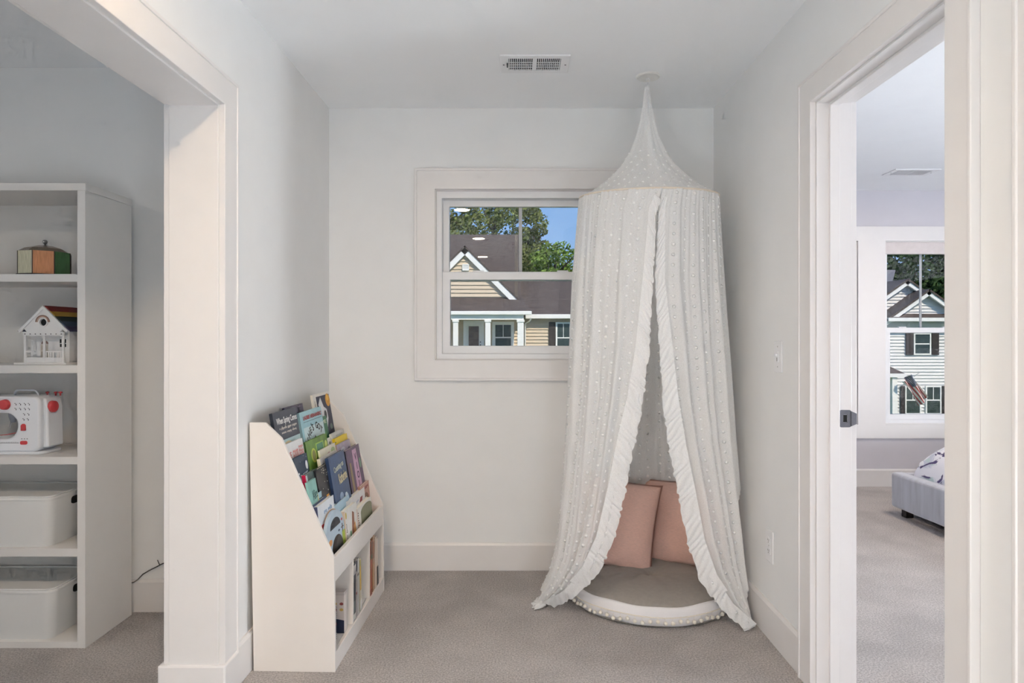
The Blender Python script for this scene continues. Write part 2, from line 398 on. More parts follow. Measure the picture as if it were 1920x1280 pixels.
# windows out of view that light the rooms
for k, (x, sg, y0, y1, z0, z1) in enumerate(((-4.2, -1, -0.6, 1.6, 0.6, 2.05), (5.2, 1, 2.2, 3.9, 0.9, 2.02))):
    t = thing('window_%d' % (4 + k), None, None, (x, (y0 + y1) / 2, z0), kind='structure')
    bm = BM(); ring(bm, rect(y0, y1, z0, z1), rect(y0 + 0.05, y1 - 0.05, z0 + 0.05, z1 - 0.05), 'x', x + sg * 0.03, x + sg * 0.12); obj('frame', bm, M_VINYL, t)
    bm = BM(); box(bm, min(x + sg * 0.06, x + sg * 0.064), max(x + sg * 0.06, x + sg * 0.064), y0 + 0.05, y1 - 0.05, z0 + 0.05, z1 - 0.05); obj('pane', bm, M_GLASS, t)

# ---------------------------------------------------------------- ceiling lights
M_EMIT = mat('lamp_diffuser', (255, 250, 240), 0.5, emit=LAMP_COL, estr=LAMP)
def ceiling_light(x, y, label, strength=None, r=0.075):
    t = thing('ceiling_light', label, 'ceiling light', (x, y, H), 'flush ceiling lights')
    bm = BM(); lathe(bm, [(r * 0.98, -0.010), (r + 0.008, -0.014), (r + 0.018, -0.006), (r + 0.018, 0.0), (r * 0.98, 0.0)], (x, y, H), 32); obj('trim_ring', bm, M_VINYL, t, smooth=50)
    em = M_EMIT
    if strength:
        em = mat('lamp_diffuser_%d' % int(strength[0]), (255, 250, 240), 0.5, emit=strength[1], estr=strength[0])
    bm = BM(); lathe(bm, [(0, -0.011), (r * 0.97, -0.0105), (r * 0.97, -0.004), (0, -0.004)], (x, y, H), 32); obj('diffuser', bm, em, t)
ceiling_light(-0.47, -0.83, 'round flush ceiling light in the hall, reflected higher in the window glass')
ceiling_light(-0.52, -2.60, 'round flush ceiling light farther down the hall, reflected lower in the window glass')
ceiling_light(-0.52, 0.94, 'round flush ceiling light nearest the alcove, reflected at the top edge of the window glass')
ceiling_light(-2.9, 0.9, 'added round fill light on the ceiling of the side room with the bookcase', (190, (1.0, 0.87, 0.74)))  # unseen, added to light the side room
ceiling_light(2.70, 3.62, 'round flush ceiling light warming the bedroom ceiling', (330, (1.0, 0.80, 0.62)), r=0.09)

# added fill lights shaped as shaded lamps, behind the camera and in side rooms
def fill_lamp(x, y, label, f=1.0, zc=0.95, r=0.19, h=0.30):
    t = thing('added_fill_lamp', label, 'fill light', (x, y, 0), 'added fill lights')
    bm = BM(); lathe(bm, [(0, 0), (0.13, 0), (0.13, 0.012), (0.03, 0.03), (0.012, 0.04), (0.010, zc - h / 2 + 0.02), (0, zc - h / 2 + 0.02)], (x, y, 0), 24); obj('stand', bm, M_STEEL, t, smooth=40)
    bm = BM(); lathe(bm, [(0, zc + h / 2), (r * 0.86, zc + h / 2), (r, zc - h / 2), (0, zc - h / 2)], (x, y, 0), 32)
    obj('fill_drum', bm, mat('fill_glow_%d' % int(f * 100), (250, 248, 244), 0.8, emit=FILL_COL, estr=FILL_STR * f), t, smooth=40)
fill_lamp(-3.3, -0.4, 'added drum shaped fill light out of view in the side room', 0.35)
fill_lamp(3.9, 1.5, 'added drum shaped fill light out of view in the bedroom', 3.2)

fill_lamp(-0.66, -0.62, 'added low drum shaped fill light behind the camera, by the wide opening', 0.66, zc=0.52, r=0.17, h=0.34)
fill_lamp(0.70, -0.62, 'added low drum shaped fill light behind the camera, on the bedroom side', 0.66, zc=0.52, r=0.17, h=0.34)

# ---------------------------------------------------------------- fittings on walls and ceiling
def vent(name, label, x0, x1, y0, y1, lever=True, n=27, group='ceiling registers'):
    t = thing(name, label, 'vent', ((x0 + x1) / 2, (y0 + y1) / 2, H), group)
    mx, my = 0.042 * (x1 - x0) / 0.306, 0.03
    i = (x0 + mx * 0.95, x1 - mx * 0.95, y0 + my, y1 - my)
    bm = BM(); ring(bm, rect(x0, x1, y0, y1), rect(*i), 'z', H - 0.007, H); obj('frame', bm, M_VINYL, t, bevel=0.003)
    bm = BM(); box(bm, i[0], i[1], i[2], i[3], H - 0.0009, H - 0.0001); obj('dark_duct', bm, mcol((44, 46, 50), 0.9), t)
    cx = (i[0] + i[1]) / 2
    bm = BM(); box(bm, cx - 0.006, cx + 0.006, i[2], i[3], H - 0.0065, H - 0.001); obj('centre_bar', bm, M_VINYL, t)
    bm = BM()
    for k in range(n):
        x = i[0] + (k + 0.5) * (i[1] - i[0]) / n
        if abs(x - cx) < 0.006: continue
        lean = R(10 if x < cx else -10)
        box(bm, -0.0017, 0.0017, i[2], i[3], -0.001, 0.0025, M=Matrix.Translation((x, 0, H - 0.0065 + 0.003 - 0.004)) @ Matrix.Rotation(lean, 4, 'Y'))
    obj('louvre_slats', bm, M_VINYL, t, kind='stuff')
    bm = BM()
    for k in range(1, 4):
        y = i[2] + k * (i[3] - i[2]) / 5 + 0.02
        box(bm, i[0], i[1], y - 0.0015, y + 0.0015, H - 0.005, H - 0.002)
    obj('cross_wires', bm, M_VINYL, t, kind='stuff')
    for x in (x0 + mx * 0.4, x1 - mx * 0.4):
        bm = BM(); lathe(bm, [(0, -0.009), (0.004, -0.008), (0.004, -0.006), (0, -0.006)], (x, (y0 + y1) / 2, H), 10); obj('screw', bm, M_STEEL, t)
    if lever:
        bm = BM(); box(bm, x0 + mx * 0.72, x0 + mx * 0.85, (y0 + y1) / 2 - 0.02, (y0 + y1) / 2 + 0.008, H - 0.016, H - 0.006); obj('damper_lever', bm, mcol((52, 54, 58), 0.5), t)
    return t
vent('ceiling_vent', 'white slotted air register in the hall ceiling near the canopy', -0.077, 0.229, 2.752, 2.933)
vent('ceiling_vent', 'white air register in the bedroom ceiling above the window', 2.72, 3.05, 4.62, 4.80, lever=False)
t = thing('ceiling_plate', 'round white cover plate on the ceiling above the canopy', 'ceiling plate', (0.6075, 2.985, H))
bm = BM(); lathe(bm, [(0, -0.008), (0.02, -0.0078), (0.042, -0.006), (0.045, -0.0075), (0.052, -0.006), (0.056, -0.001), (0.056, 0)], (0.6075, 2.985, H), 36); obj('plate', bm, mat('aged_white_plastic', (234, 233, 229), 0.5), t, smooth=35)
bm = BM(); tube(bm, [(0.6075 + 0.008 * math.cos(a), 2.985, H - 0.018 + 0.010 * math.sin(a)) for a in [R(200 - 250 * k / 10) for k in range(11)]], 0.0018, 6); obj('hook', bm, M_VINYL, t, smooth=180)

def plate_on_right(name, label, cat, px0, px1, py0, py1, build):
    dm = (XR - 0.004) * F / ((px0 + px1) / 2 - CX)
    zc = CAMZ - ((py0 + py1) / 2 - CY) * dm / F; hh = (py1 - py0) * dm / F / 2; hw = 0.038
    t = thing(name, label, cat, (XR, dm, zc - hh))
    bm = BM(); box(bm, XR - 0.006, XR, dm - hw, dm + hw, zc - hh, zc + hh); obj('cover_plate', bm, M_VINYL, t, bevel=0.003)
    build(t, dm, zc); return t
def sw(t, y, z):
    bm = BM(); box(bm, XR - 0.0085, XR - 0.005, y - 0.010, y + 0.010, z - 0.022, z + 0.022); obj('dimmer_frame', bm, M_VINYL, t, bevel=0.001)
    bm = BM(); box(bm, XR - 0.018, XR - 0.007, y - 0.005, y + 0.005, z + 0.001, z + 0.012); obj('toggle', bm, M_VINYL, t, bevel=0.002)
    bm = BM(); box(bm, XR - 0.0095, XR - 0.0083, y - 0.002, y + 0.002, z - 0.018, z - 0.004); obj('dimmer_slot', bm, mcol((130, 128, 126), 0.6), t)
    for dz in (0.040, -0.040):
        bm = BM(); lathe(bm, [(0, 0.0012), (0.003, 0.0008), (0.003, 0)], n=10, M=Matrix.Translation((XR - 0.006, y, z + dz)) @ Matrix.Rotation(R(-90), 4, 'Y')); obj('screw', bm, mcol((200, 198, 196), 0.4), t)
def outl(t, y, z):
    for dz in (0.021, -0.021):
        bm = BM(); prism(bm, rrect(y - 0.017, y + 0.017, z + dz - 0.014, z + dz + 0.014, 0.009), 'x', XR - 0.0085, XR - 0.005); s = obj('socket', bm, M_VINYL, t, bevel=0.0008)
        bm = BM()
        for (dy, hz, ww) in ((-0.006, 0.0045, 0.001), (0.006, 0.0035, 0.001), (0, 0.0018, 0.0018)):
            zo = 0.003 if ww == 0.001 else -0.007
            box(bm, XR - 0.0089, XR - 0.0084, y + dy - ww, y + dy + ww, z + dz + zo - hz, z + dz + zo + hz)
        obj('contact_slots', bm, mcol((96, 92, 90), 0.7), s, kind='stuff')
    bm = BM(); lathe(bm, [(0, 0.0012), (0.003, 0.0008), (0.003, 0)], n=10, M=Matrix.Translation((XR - 0.006, y, z)) @ Matrix.Rotation(R(-90), 4, 'Y')); obj('screw', bm, mcol((200, 198, 196), 0.4), t)
plate_on_right('light_switch', 'white toggle dimmer switch plate beside the bedroom door casing', 'light switch', 1451, 1467, 639, 698, sw)
plate_on_right('wall_outlet', 'white double wall outlet low on the wall by the canopy', 'outlet', 1435, 1450, 992, 1053, outl)

# ---------------------------------------------------------------- exterior: ground, two houses, trees
def grass_ground():
    bm = BM()
    def zf(x, y):
        if y < 14: return -3.9
        rise = max(0.0, min(1.0, (14.0 - x) / 12.0)) * max(0.0, min(1.0, (y - 14) / 20.0))
        return -3.9 + 3.45 * rise
    grid(bm, 61, 41, lambda u, v: Vector((-70 + 150 * u, 7 + 93 * v, zf(-70 + 150 * u, 7 + 93 * v))))
    obj('ground', bm, mat('lawn', (104, 122, 66), 0.95, 0.2, 0.8), kind='structure', smooth=180)
grass_ground()
M_SHINGLE = mat('dark_shingle', (88, 78, 73), 0.9, 0.35, 5.0, 0.3, 12.0, stretch=(0.6, 1, 4))
M_SHINGLE2 = mat('grey_shingle', (118, 116, 118), 0.9, 0.22, 5.0, stretch=(0.6, 1, 4))
M_TAN = mat('tan_siding', (212, 195, 172), 0.7, 0.03, 3)
M_WHITESIDE = mat('white_siding', (226, 224, 222), 0.7, 0.02, 3)
M_HTRIM = mat('house_white_trim', (244, 243, 240), 0.6, 0.02, 3)
M_HGLASS = mat('dark_house_glass', (62, 74, 72), 0.12, 0.3, 0.9)
M_SHUT = mat('dark_brown_shutter', (52, 44, 42), 0.6, 0.05, 3)
M_DOOR = mat('brown_front_door_glass', (112, 92, 82), 0.3, 0.25, 3)
def siding_poly(parent, poly, y, m, course, name='lap_siding', proud=0.07):
    """lap boards filling a convex polygon given as (x,z) in the plane y (facing -y)"""
    zmin = min(p[1] for p in poly); zmax = max(p[1] for p in poly)
    def span(z):
        xs = []
        for (a, b) in zip(poly, poly[1:] + poly[:1]):
            if (a[1] - z) * (b[1] - z) <= 0 and abs(a[1] - b[1]) > 1e-6:
                xs.append(a[0] + (b[0] - a[0]) * (z - a[1]) / (b[1] - a[1]))
        return (min(xs), max(xs)) if len(xs) > 1 else None
    bm = BM(); z = zmin
    while z < zmax - 1e-4:
        z2 = min(z + course, zmax)
        a = span(z + 1e-4); b = span(z2 - 1e-4)
        if a and b:
            v = [bm.verts.new(q) for q in ((a[0], y - proud, z), (a[1], y - proud, z), (b[1], y, z2), (b[0], y, z2), (a[0], y + 0.06, z), (a[1], y + 0.06, z), (b[1], y + 0.06, z2), (b[0], y + 0.06, z2))]
            for f in ((0, 1, 2, 3), (4, 7, 6, 5), (0, 4, 5, 1), (3, 2, 6, 7), (0, 3, 7, 4), (1, 5, 6, 2)): bm.faces.new([v[i] for i in f])
        z = z2
    return obj(name, bm, m, parent, kind='stuff')
def house_window(parent, x0, x1, z0, z1, y, shut=(), trim=0.09, split=True, panes=True):
    y = y - 0.06
    bm = BM(); ring(bm, rect(x0, x1, z0, z1), rect(x0 + trim, x1 - trim, z0 + trim, z1 - trim), 'y', y - 0.07, y + 0.02); f = obj('window_frame', bm, M_HTRIM, parent)
    zm = (z0 + z1) / 2
    for (a, b) in ((z0 + trim, zm), (zm, z1 - trim)):
        bm = BM(); box(bm, x0 + trim, x1 - trim, y - 0.03, y - 0.01, a, b); obj('pane', bm, M_HGLASS, f)
    bm = BM(); box(bm, x0 + trim, x1 - trim, y - 0.06, y - 0.025, zm - 0.035, zm + 0.035); obj('meeting_rail', bm, M_HTRIM, f)
    if panes:
        xm = (x0 + x1) / 2; bm = BM(); box(bm, xm - 0.018, xm + 0.018, y - 0.045, y - 0.028, zm, z1 - trim); obj('glazing_bar', bm, M_HTRIM, f)
    for (a, b) in shut:
        bm = BM(); box(bm, a, b, y - 0.08, y - 0.01, z0, z1); obj('shutter', bm, M_SHUT, parent, bevel=0.01)
    return f
def rake(parent, a, b, y0, y1, w, m=None, name='rake_board'):
    """board along a->b (x,z), hanging w below the line, from depth y0 to y1"""
    d = Vector((b[0] - a[0], b[1] - a[1])).normalized(); n = Vector((d.y, -d.x)) * w
    if n.y > 0: n = -n
    bm = BM(); prism(bm, [a, b, (b[0] + n.x, b[1] + n.y), (a[0] + n.x, a[1] + n.y)], 'y', y0, y1); return obj(name, bm, m or M_HTRIM, parent)
def slab(parent, quad, th, m, name='roof'):
    """roof plane: 4 world points, thickened along its normal"""
    q = [Vector(p) for p in quad]; n = (q[1] - q[0]).cross(q[2] - q[0]).normalized()
    if n.z < 0: n = -n
    bm = BM(); A = [bm.verts.new(p) for p in q]; B = [bm.verts.new(p - n * th) for p in q]
    bm.faces.new(A); bm.faces.new(B[::-1])
    for i in range(4): bm.faces.new((A[i], B[i], B[(i + 1) % 4], A[(i + 1) % 4]))
    return obj(name, bm, m, parent)

def left_house():
    D = 39.0; k = D / F
    X = lambda px: (px - CX) * k
    Z = lambda py: CAMZ - (py - CY) * k
    t = thing('neighbour_house', 'tan sided house with front gable and white columned porch across the street', 'house', (X(900), D, -0.45))
    gz = -0.5
    zr = lambda py, d: CAMZ - (py - CY) * d / F
    # body walls
    siding_poly(t, [(X(700), gz), (X(982), gz), (X(982), Z(588)), (X(700), Z(588))], D, M_TAN, 0.20, 'porch_wall_siding')
    siding_poly(t, [(X(980), gz), (X(1180), gz), (X(1180), Z(594)), (X(980), Z(594))], D - 0.4, M_TAN, 0.20, 'wing_wall_siding')
    # tall main roof, ridge at y 439
    dr = D + 5.0
    slab(t, [(-14, D - 0.5, Z(580)), (X(976) , D - 0.5, Z(580)), ((976 - CX) * dr / F, dr, zr(439.5, dr)), (-14, dr, zr(439.5, dr))], 0.15, M_SHINGLE, 'main_roof')
    bm = BM(); prism(bm, [(D - 0.5, Z(580)), (dr, zr(439.5, dr)), (D + 10, Z(580))], 'x', (975 - CX) * dr / F - 0.35, (975 - CX) * dr / F - 0.15); obj('gable_end_wall', bm, M_TAN, t)
    # wing roof
    d2 = D + 4.0
    slab(t, [(X(960), D - 0.9, Z(592)), (X(1200), D - 0.9, Z(592)), (X(1200) * 1.1, d2, zr(514, d2)), (X(960), d2, zr(514, d2))], 0.12, M_SHINGLE, 'wing_roof')
    bm = BM(); box(bm, X(985), X(1185), D - 1.0, D - 0.88, Z(598), Z(590)); obj('gutter', bm, M_HTRIM, t, bevel=0.02)
    bm = BM(); tube(bm, [(X(996), D - 1.0, Z(596)), (X(993), D - 0.9, Z(602)), (X(984.5), D - 0.55, Z(607)), (X(984.5), D - 0.5, gz)], 0.05, 8); obj('downspout', bm, M_HTRIM, t, smooth=60)
    # front gable (projects in front of the main roof)
    G = D - 0.6; kg = G / F
    XG = lambda px: (px - CX) * kg
    ZG = lambda py: CAMZ - (py - CY) * kg
    ap = (XG(872), ZG(464)); rt = (XG(979), ZG(571)); lt = (XG(765), ZG(571))
    siding_poly(t, [(lt[0] + 0.2, lt[1]), (rt[0] - 0.2, rt[1]), (ap[0], ap[1] - 0.15)], G, M_TAN, 0.235, 'gable_siding')
    for q in (lt, rt):
        rake(t, ap, q, G - 0.25, G - 0.12, 0.33)
        sx = -0.12 if q is lt else 0.12
        slab(t, [(ap[0], G - 0.28, ap[1] + 0.10), (q[0] + sx, G - 0.28, q[1] + 0.02), (q[0] + sx, G + 4.0, q[1] + 0.02), (ap[0], G + 4.0, ap[1] + 0.10)], 0.1, M_SHINGLE, 'gable_roof')
    bm = BM(); ring(bm, rect(XG(867), XG(879.5), ZG(507.5), ZG(495.5)), rect(XG(868.5), XG(878), ZG(506), ZG(497)), 'y', G - 0.14, G); v = obj('gable_vent', bm, M_HTRIM, t)
    bm = BM()
    for i in range(5):
        z = ZG(506) + (i + 0.5) * (ZG(497) - ZG(506)) / 5; box(bm, XG(868.5), XG(878), G - 0.12, G - 0.05, z - 0.03, z + 0.015)
    obj('vent_slats', bm, M_HTRIM, v, kind='stuff')
    # porch roof, fascia, beam, columns
    PD = D - 2.2; kp = PD / F
    XP = lambda px: (px - CX) * kp
    ZP = lambda py: CAMZ - (py - CY) * kp
    slab(t, [(-16, PD, ZP(583)), (XP(996), PD, ZP(583)), (XP(978) , D - 0.5, Z(557)), (-16, D - 0.5, Z(557))], 0.1, M_SHINGLE, 'porch_roof')
    bm = BM(); box(bm, -16, XP(997), PD - 0.12, PD + 0.05, ZP(590), ZP(583)); obj('porch_gutter', bm, M_HTRIM, t, bevel=0.03)
    bm = BM(); box(bm, -16, XP(982), PD + 0.1, PD + 0.35, ZP(599), ZP(590)); obj('porch_beam', bm, M_HTRIM, t)
    bm = BM(); box(bm, -16, XP(984), PD, D, gz, gz + 0.12); obj('porch_floor', bm, mcol((150, 146, 140), 0.9), t)
    bm = BM(); box(bm, -16, XP(980), PD + 0.35, D, ZP(594), ZP(592)); obj('porch_ceiling', bm, M_HTRIM, t)
    for (a, b) in ((849, 858.5), (909.5, 919.5), (970, 982), (790, 799)):
        xa, xb = XP(a), XP(b); zt = ZP(599)
        bm = BM(); box(bm, xa, xb, PD + 0.08, PD + 0.08 + (xb - xa), gz + 0.1, zt); c = obj('porch_column', bm, M_HTRIM, t, bevel=0.02)
        for (z0, z1) in ((zt - 0.14, zt), (gz + 0.1, gz + 0.3)):
            bm = BM(); box(bm, xa - 0.04, xb + 0.04, PD + 0.04, PD + 0.12 + (xb - xa), z0, z1); obj('column_cap', bm, M_HTRIM, c, bevel=0.01)
    # front door with glass, surround, knobs
    bm = BM(); prism(bm, u_shape(X(874), X(903), Z(606), 0.16, gz), 'y', D - 0.15, D); dd = obj('front_door', bm, M_HTRIM, t)
    bm = BM(); box(bm, X(874), X(903), D - 0.11, D, gz, Z(606)); obj('door_leaf', bm, M_HTRIM, dd)
    bm = BM(); box(bm, X(879), X(898), D - 0.13, D - 0.09, gz + 0.25, Z(611.5)); obj('door_glass', bm, M_DOOR, dd)
    for py in (641, 646.5):
        bm = BM(); lathe(bm, [(0, -0.04), (0.035, -0.02), (0.035, 0.02), (0, 0.04)], (X(901), D - 0.15, Z(py)), 10); obj('door_knob', bm, mcol((60, 56, 52), 0.4), dd)
    house_window(t, X(923), X(964), Z(662), Z(603), D, trim=0.19)
    house_window(t, X(1041), X(1069.5), Z(662), Z(604), D - 0.4, shut=((X(1028.5), X(1040)), (X(1070.5), X(1082))), trim=0.10)
    return t
left_house()

def right_house():
    D = 37.0; k = D / F
    X = lambda px: (px - CX) * k
    Z = lambda py: CAMZ - (py - CY) * k
    t = thing('neighbour_house', 'white sided two storey house with twin gables seen through the bedroom window', 'house', (X(1715), D, -3.9))
    gz = -3.9
    siding_poly(t, [(X(1600), gz), (X(1860), gz), (X(1860), Z(600)), (X(1600), Z(600))], D, M_WHITESIDE, 0.185, 'front_wall_siding')
    bm = BM(); box(bm, X(1600), X(1860), D + 0.05, D + 9, gz, Z(596)); obj('house_body', bm, M_WHITESIDE, t)
    # rear taller gable, apex (1694,525)
    G = D + 0.8; kg = G / F; XG = lambda px: (px - CX) * kg; ZG = lambda py: CAMZ - (py - CY) * kg
    ap = (XG(1694.6), ZG(525)); rt = (XG(1850), ZG(633)); lt = (XG(1602), ZG(590))
    siding_poly(t, [lt, (rt[0], lt[1]), (XG(1790), ZG(591.5)), ap], G, M_WHITESIDE, 0.185, 'rear_gable_siding')
    for q in (lt, rt):
        rake(t, ap, q, G - 0.4, G - 0.25, 0.26)
        slab(t, [(ap[0], G - 0.45, ap[1] + 0.06), (q[0], G - 0.45, q[1] + 0.06), (q[0], G + 6, q[1] + 0.06), (ap[0], G + 6, ap[1] + 0.06)], 0.1, M_SHINGLE, 'rear_gable_roof')
    # grey main roof behind, at the left
    d3 = D + 6; slab(t, [(X(1560), D + 1.2, Z(560)), (X(1690), D + 1.2, Z(545)), ((1679 - CX) * d3 / F, d3, CAMZ - (506 - CY) * d3 / F), ((1560 - CX) * d3 / F, d3, CAMZ - (504 - CY) * d3 / F)], 0.1, M_SHINGLE2, 'main_roof')
    # front gable, apex (1734,545)
    G2 = D - 0.25; k2 = G2 / F; X2 = lambda px: (px - CX) * k2; Z2 = lambda py: CAMZ - (py - CY) * k2
    ap = (X2(1734), Z2(545)); lt = (X2(1652), Z2(603)); rt = (X2(1816), Z2(603))
    siding_poly(t, [(lt[0] + 0.3, lt[1] + 0.2), (rt[0] - 0.3, lt[1] + 0.2), ap], G2, M_WHITESIDE, 0.185, 'front_gable_siding')
    for q in (lt, rt):
        rake(t, ap, q, G2 - 0.4, G2 - 0.25, 0.24)
        slab(t, [(ap[0], G2 - 0.45, ap[1] + 0.08), (q[0], G2 - 0.45, q[1] + 0.08), (q[0], G2 + 4, q[1] + 0.08), (ap[0], G2 + 4, ap[1] + 0.08)], 0.1, M_SHINGLE, 'front_gable_roof')
    slab(t, [(X2(1664), G2 - 0.5, Z2(596)), (X2(1810), G2 - 0.5, Z2(596)), (X2(1806), G2 + 0.02, Z2(587)), (X2(1670), G2 + 0.02, Z2(587))], 0.05, M_SHINGLE, 'pent_roof')
    bm = BM(); box(bm, X2(1656), X2(1815), G2 - 0.55, G2 + 0.05, Z2(602.5), Z2(596)); obj('fascia_board', bm, M_HTRIM, t)
    house_window(t, X(1711), X(1743.5), Z(665), Z(624), D, shut=((X(1696.5), X(1710)), (X(1744.5), X(1758))), trim=0.08, panes=False)
    for (a, b, sh) in ((1695, 1724.5, ((X(1686.5), X(1694)),)), (1733.5, 1762.5, ((X(1764), X(1772)),))):
        house_window(t, X(a), X(b), Z(776), Z(723), D, shut=sh, trim=0.07)
    # entry porch at the left
    Q = D - 1.8; kq = Q / F; XQ = lambda px: (px - CX) * kq; ZQ = lambda py: CAMZ - (py - CY) * kq
    bm = BM()
    base = [(XQ(1610), Q, ZQ(700)), (XQ(1697), Q, ZQ(700)), (XQ(1697), D, ZQ(700)), (XQ(1610), D, ZQ(700)), (XQ(1620), D, ZQ(676)), (XQ(1676), D, ZQ(681)), (XQ(1676), Q + 1.2, ZQ(681)), (XQ(1625), Q + 1.2, ZQ(681))]
    v = [bm.verts.new(p) for p in base]
    for f in ((0, 1, 6, 7), (1, 2, 5, 6), (0, 7, 4, 3), (7, 6, 5, 4), (0, 3, 2, 1)): bm.faces.new([v[i] for i in f])
    obj('porch_roof', bm, M_SHINGLE, t)
    bm = BM(); box(bm, XQ(1610), XQ(1699), Q - 0.06, D, ZQ(707), ZQ(700)); obj('porch_fascia', bm, M_HTRIM, t)
    bm = BM(); box(bm, XQ(1674), XQ(1684), Q + 0.05, Q + 0.35, gz, ZQ(706)); obj('porch_column', bm, M_HTRIM, t, bevel=0.02)
    # flag on a slanted pole
    f = thing('flag', 'red white and blue striped flag on a slanted pole by the porch', 'flag', (XQ(1685), Q, ZQ(727)))
    bm = BM(); tube(bm, [(XQ(1684), Q + 0.02, ZQ(728)), (XQ(1708.5), Q - 0.7, ZQ(697))], 0.02, 8); obj('flag_pole', bm, mcol((226, 224, 220), 0.4), f, smooth=60)
    m = bpy.data.materials.new('flag_cloth'); m.use_nodes = True; tr = m.node_tree; b = tr.nodes['Principled BSDF']; b.inputs['Roughness'].default_value = 0.8
    uv = tr.nodes.new('ShaderNodeUVMap'); sp_ = tr.nodes.new('ShaderNodeSeparateXYZ'); tr.links.new(uv.outputs[0], sp_.inputs[0])
    def math_(op, a, bb):
        n = tr.nodes.new('ShaderNodeMath'); n.operation = op
        for i_, q in enumerate((a, bb)):
            if hasattr(q, 'links'): tr.links.new(q, n.inputs[i_])
            elif q is not None: n.inputs[i_].default_value = q
        return n.outputs[0]
    st = math_('GREATER_THAN', math_('FRACT', math_('MULTIPLY', sp_.outputs['Y'], 6.5), None), 0.5)
    can = math_('MULTIPLY', math_('LESS_THAN', sp_.outputs['X'], 0.42), math_('GREATER_THAN', sp_.outputs['Y'], 0.46))
    def star(sc):
        a = math_('SUBTRACT', math_('FRACT', math_('MULTIPLY', sp_.outputs['X'], 26.0), None), 0.5); c = math_('SUBTRACT', math_('FRACT', math_('MULTIPLY', sp_.outputs['Y'], 15.0), None), 0.5)
        return math_('LESS_THAN', math_('ADD', math_('MULTIPLY', a, a), math_('MULTIPLY', c, c)), sc)
    def mixc(fac, c0, c1):
        n = tr.nodes.new('ShaderNodeMix'); n.data_type = 'RGBA'; tr.links.new(fac, n.inputs['Factor'])
        for i_, c in ((6, c0), (7, c1)):
            if hasattr(c, 'links'): tr.links.new(c, n.inputs[i_])
            else: n.inputs[i_].default_value = c
        return n.outputs[2]
    stripes = mixc(st, s2l(236, 228, 222), s2l(176, 62, 58)); blue = mixc(star(0.05), s2l(42, 50, 82), s2l(225, 226, 232))
    tr.links.new(mixc(can, stripes, blue), b.inputs['Base Color'])
    bm = BM(); top = P(1708, 699, Q - 0.69); low = P(1691, 716, Q - 0.36); uvl = bm.loops.layers.uv.new('UVMap')
    end_t = P(1739, 744, Q - 0.35); end_l = P(1724, 763, Q - 0.2)
    N, Mv = 24, 10; V = {}
    for i in range(N + 1):
        for j in range(Mv + 1):
            u, v_ = i / N, j / Mv
            a = top.lerp(end_t, u); c = low.lerp(end_l, u); p = a.lerp(c, 1 - v_)
            p += Vector((0.04 * math.sin(9 * v_ + 3 * u), -0.12 * math.sin(10 * v_ + 4 * u), 0.05 * math.sin(3 * u)))
            V[i, j] = (bm.verts.new(p), (u, v_))
    for i in range(N):
        for j in range(Mv):
            q = [V[i, j], V[i + 1, j], V[i + 1, j + 1], V[i, j + 1]]
            fc = bm.faces.new([z[0] for z in q])
            for lp, z in zip(fc.loops, q): lp[uvl].uv = z[1]
    obj('flag_cloth', bm, m, f, smooth=180)
right_house()

def leaf_mat(name, rgb, amt=0.45):
    m = mat(name, rgb, 0.8, amt, 1.2, spec=0.2); return m
def tree(label, px, d, ztop, zbot, rx, rz, m, seed, n=5200, leaf=0.42, gaps=1.0, base=-4.0):
    rnd = random.Random(seed); x = (px - CX) * d / F
    t = thing('leafy_tree', label, 'tree', (x, d, base), 'trees behind the houses')
    bm = BM(); tube(bm, [(x, d, base), (x + 0.15, d, base + (zbot - base) * 0.7), (x, d, (ztop + zbot) / 2), (x + 0.3, d, ztop - 0.8)], [0.34, 0.27, 0.18, 0.04], 8)
    for q in range(7):
        a = q * 0.9; z = zbot + (ztop - zbot) * (0.05 + 0.09 * q)
        tube(bm, [(x, d, z), (x + rx * 0.45 * math.cos(a), d + rx * 0.4 * math.sin(a), z + 0.9), (x + rx * 0.75 * math.cos(a), d + rx * 0.7 * math.sin(a), z + 1.5)], [0.11, 0.07, 0.02], 5)
    obj('trunk', bm, mat('bark', (92, 78, 66), 0.9, 0.2, 4), t, smooth=60, kind='stuff')
    cl = []
    zc = (ztop + zbot) / 2; hz = (ztop - zbot) / 2
    for q in range(int(46 * gaps)):
        while True:
            p = Vector((rnd.uniform(-1, 1), rnd.uniform(-1, 1), rnd.uniform(-1, 1)))
            if p.length < 1: break
        s = rnd.uniform(0.16, 0.30)
        cl.append((Vector((x + p.x * (rx - 0.5), d + p.y * (rx - 0.5), zc + p.z * (hz - 0.4))), s * rx))
    verts, faces = [], []
    for q in range(n):
        c, s = cl[rnd.randrange(len(cl))]
        dv = Vector((rnd.gauss(0, 1), rnd.gauss(0, 1), rnd.gauss(0, 1))).normalized() * s * rnd.uniform(0.45, 1.0) ** 0.5
        dv.z *= 0.75
        p = c + dv; sz = leaf * rnd.uniform(0.5, 1.1)
        u = Vector((rnd.gauss(0, 1), rnd.gauss(0, 1), rnd.gauss(0, 1))).normalized(); v = u.orthogonal().normalized(); w_ = u.cross(v)
        i = len(verts)
        for (a, b) in ((-0.5, 0), (0, -0.32), (0.55, 0), (0, 0.32)): verts.append(p + sz * (a * v + b * w_))
        faces.append((i, i + 1, i + 2, i + 3))
    me = bpy.data.meshes.new('foliage'); me.from_pydata([tuple(v) for v in verts], [], faces); me.materials.append(m)
    obj('foliage', me, m, t, kind='stuff')
L1 = leaf_mat('olive_leaves', (112, 122, 66)); L2 = leaf_mat('fresh_green_leaves', (118, 146, 62)); L3 = leaf_mat('dark_green_leaves', (62, 84, 48))
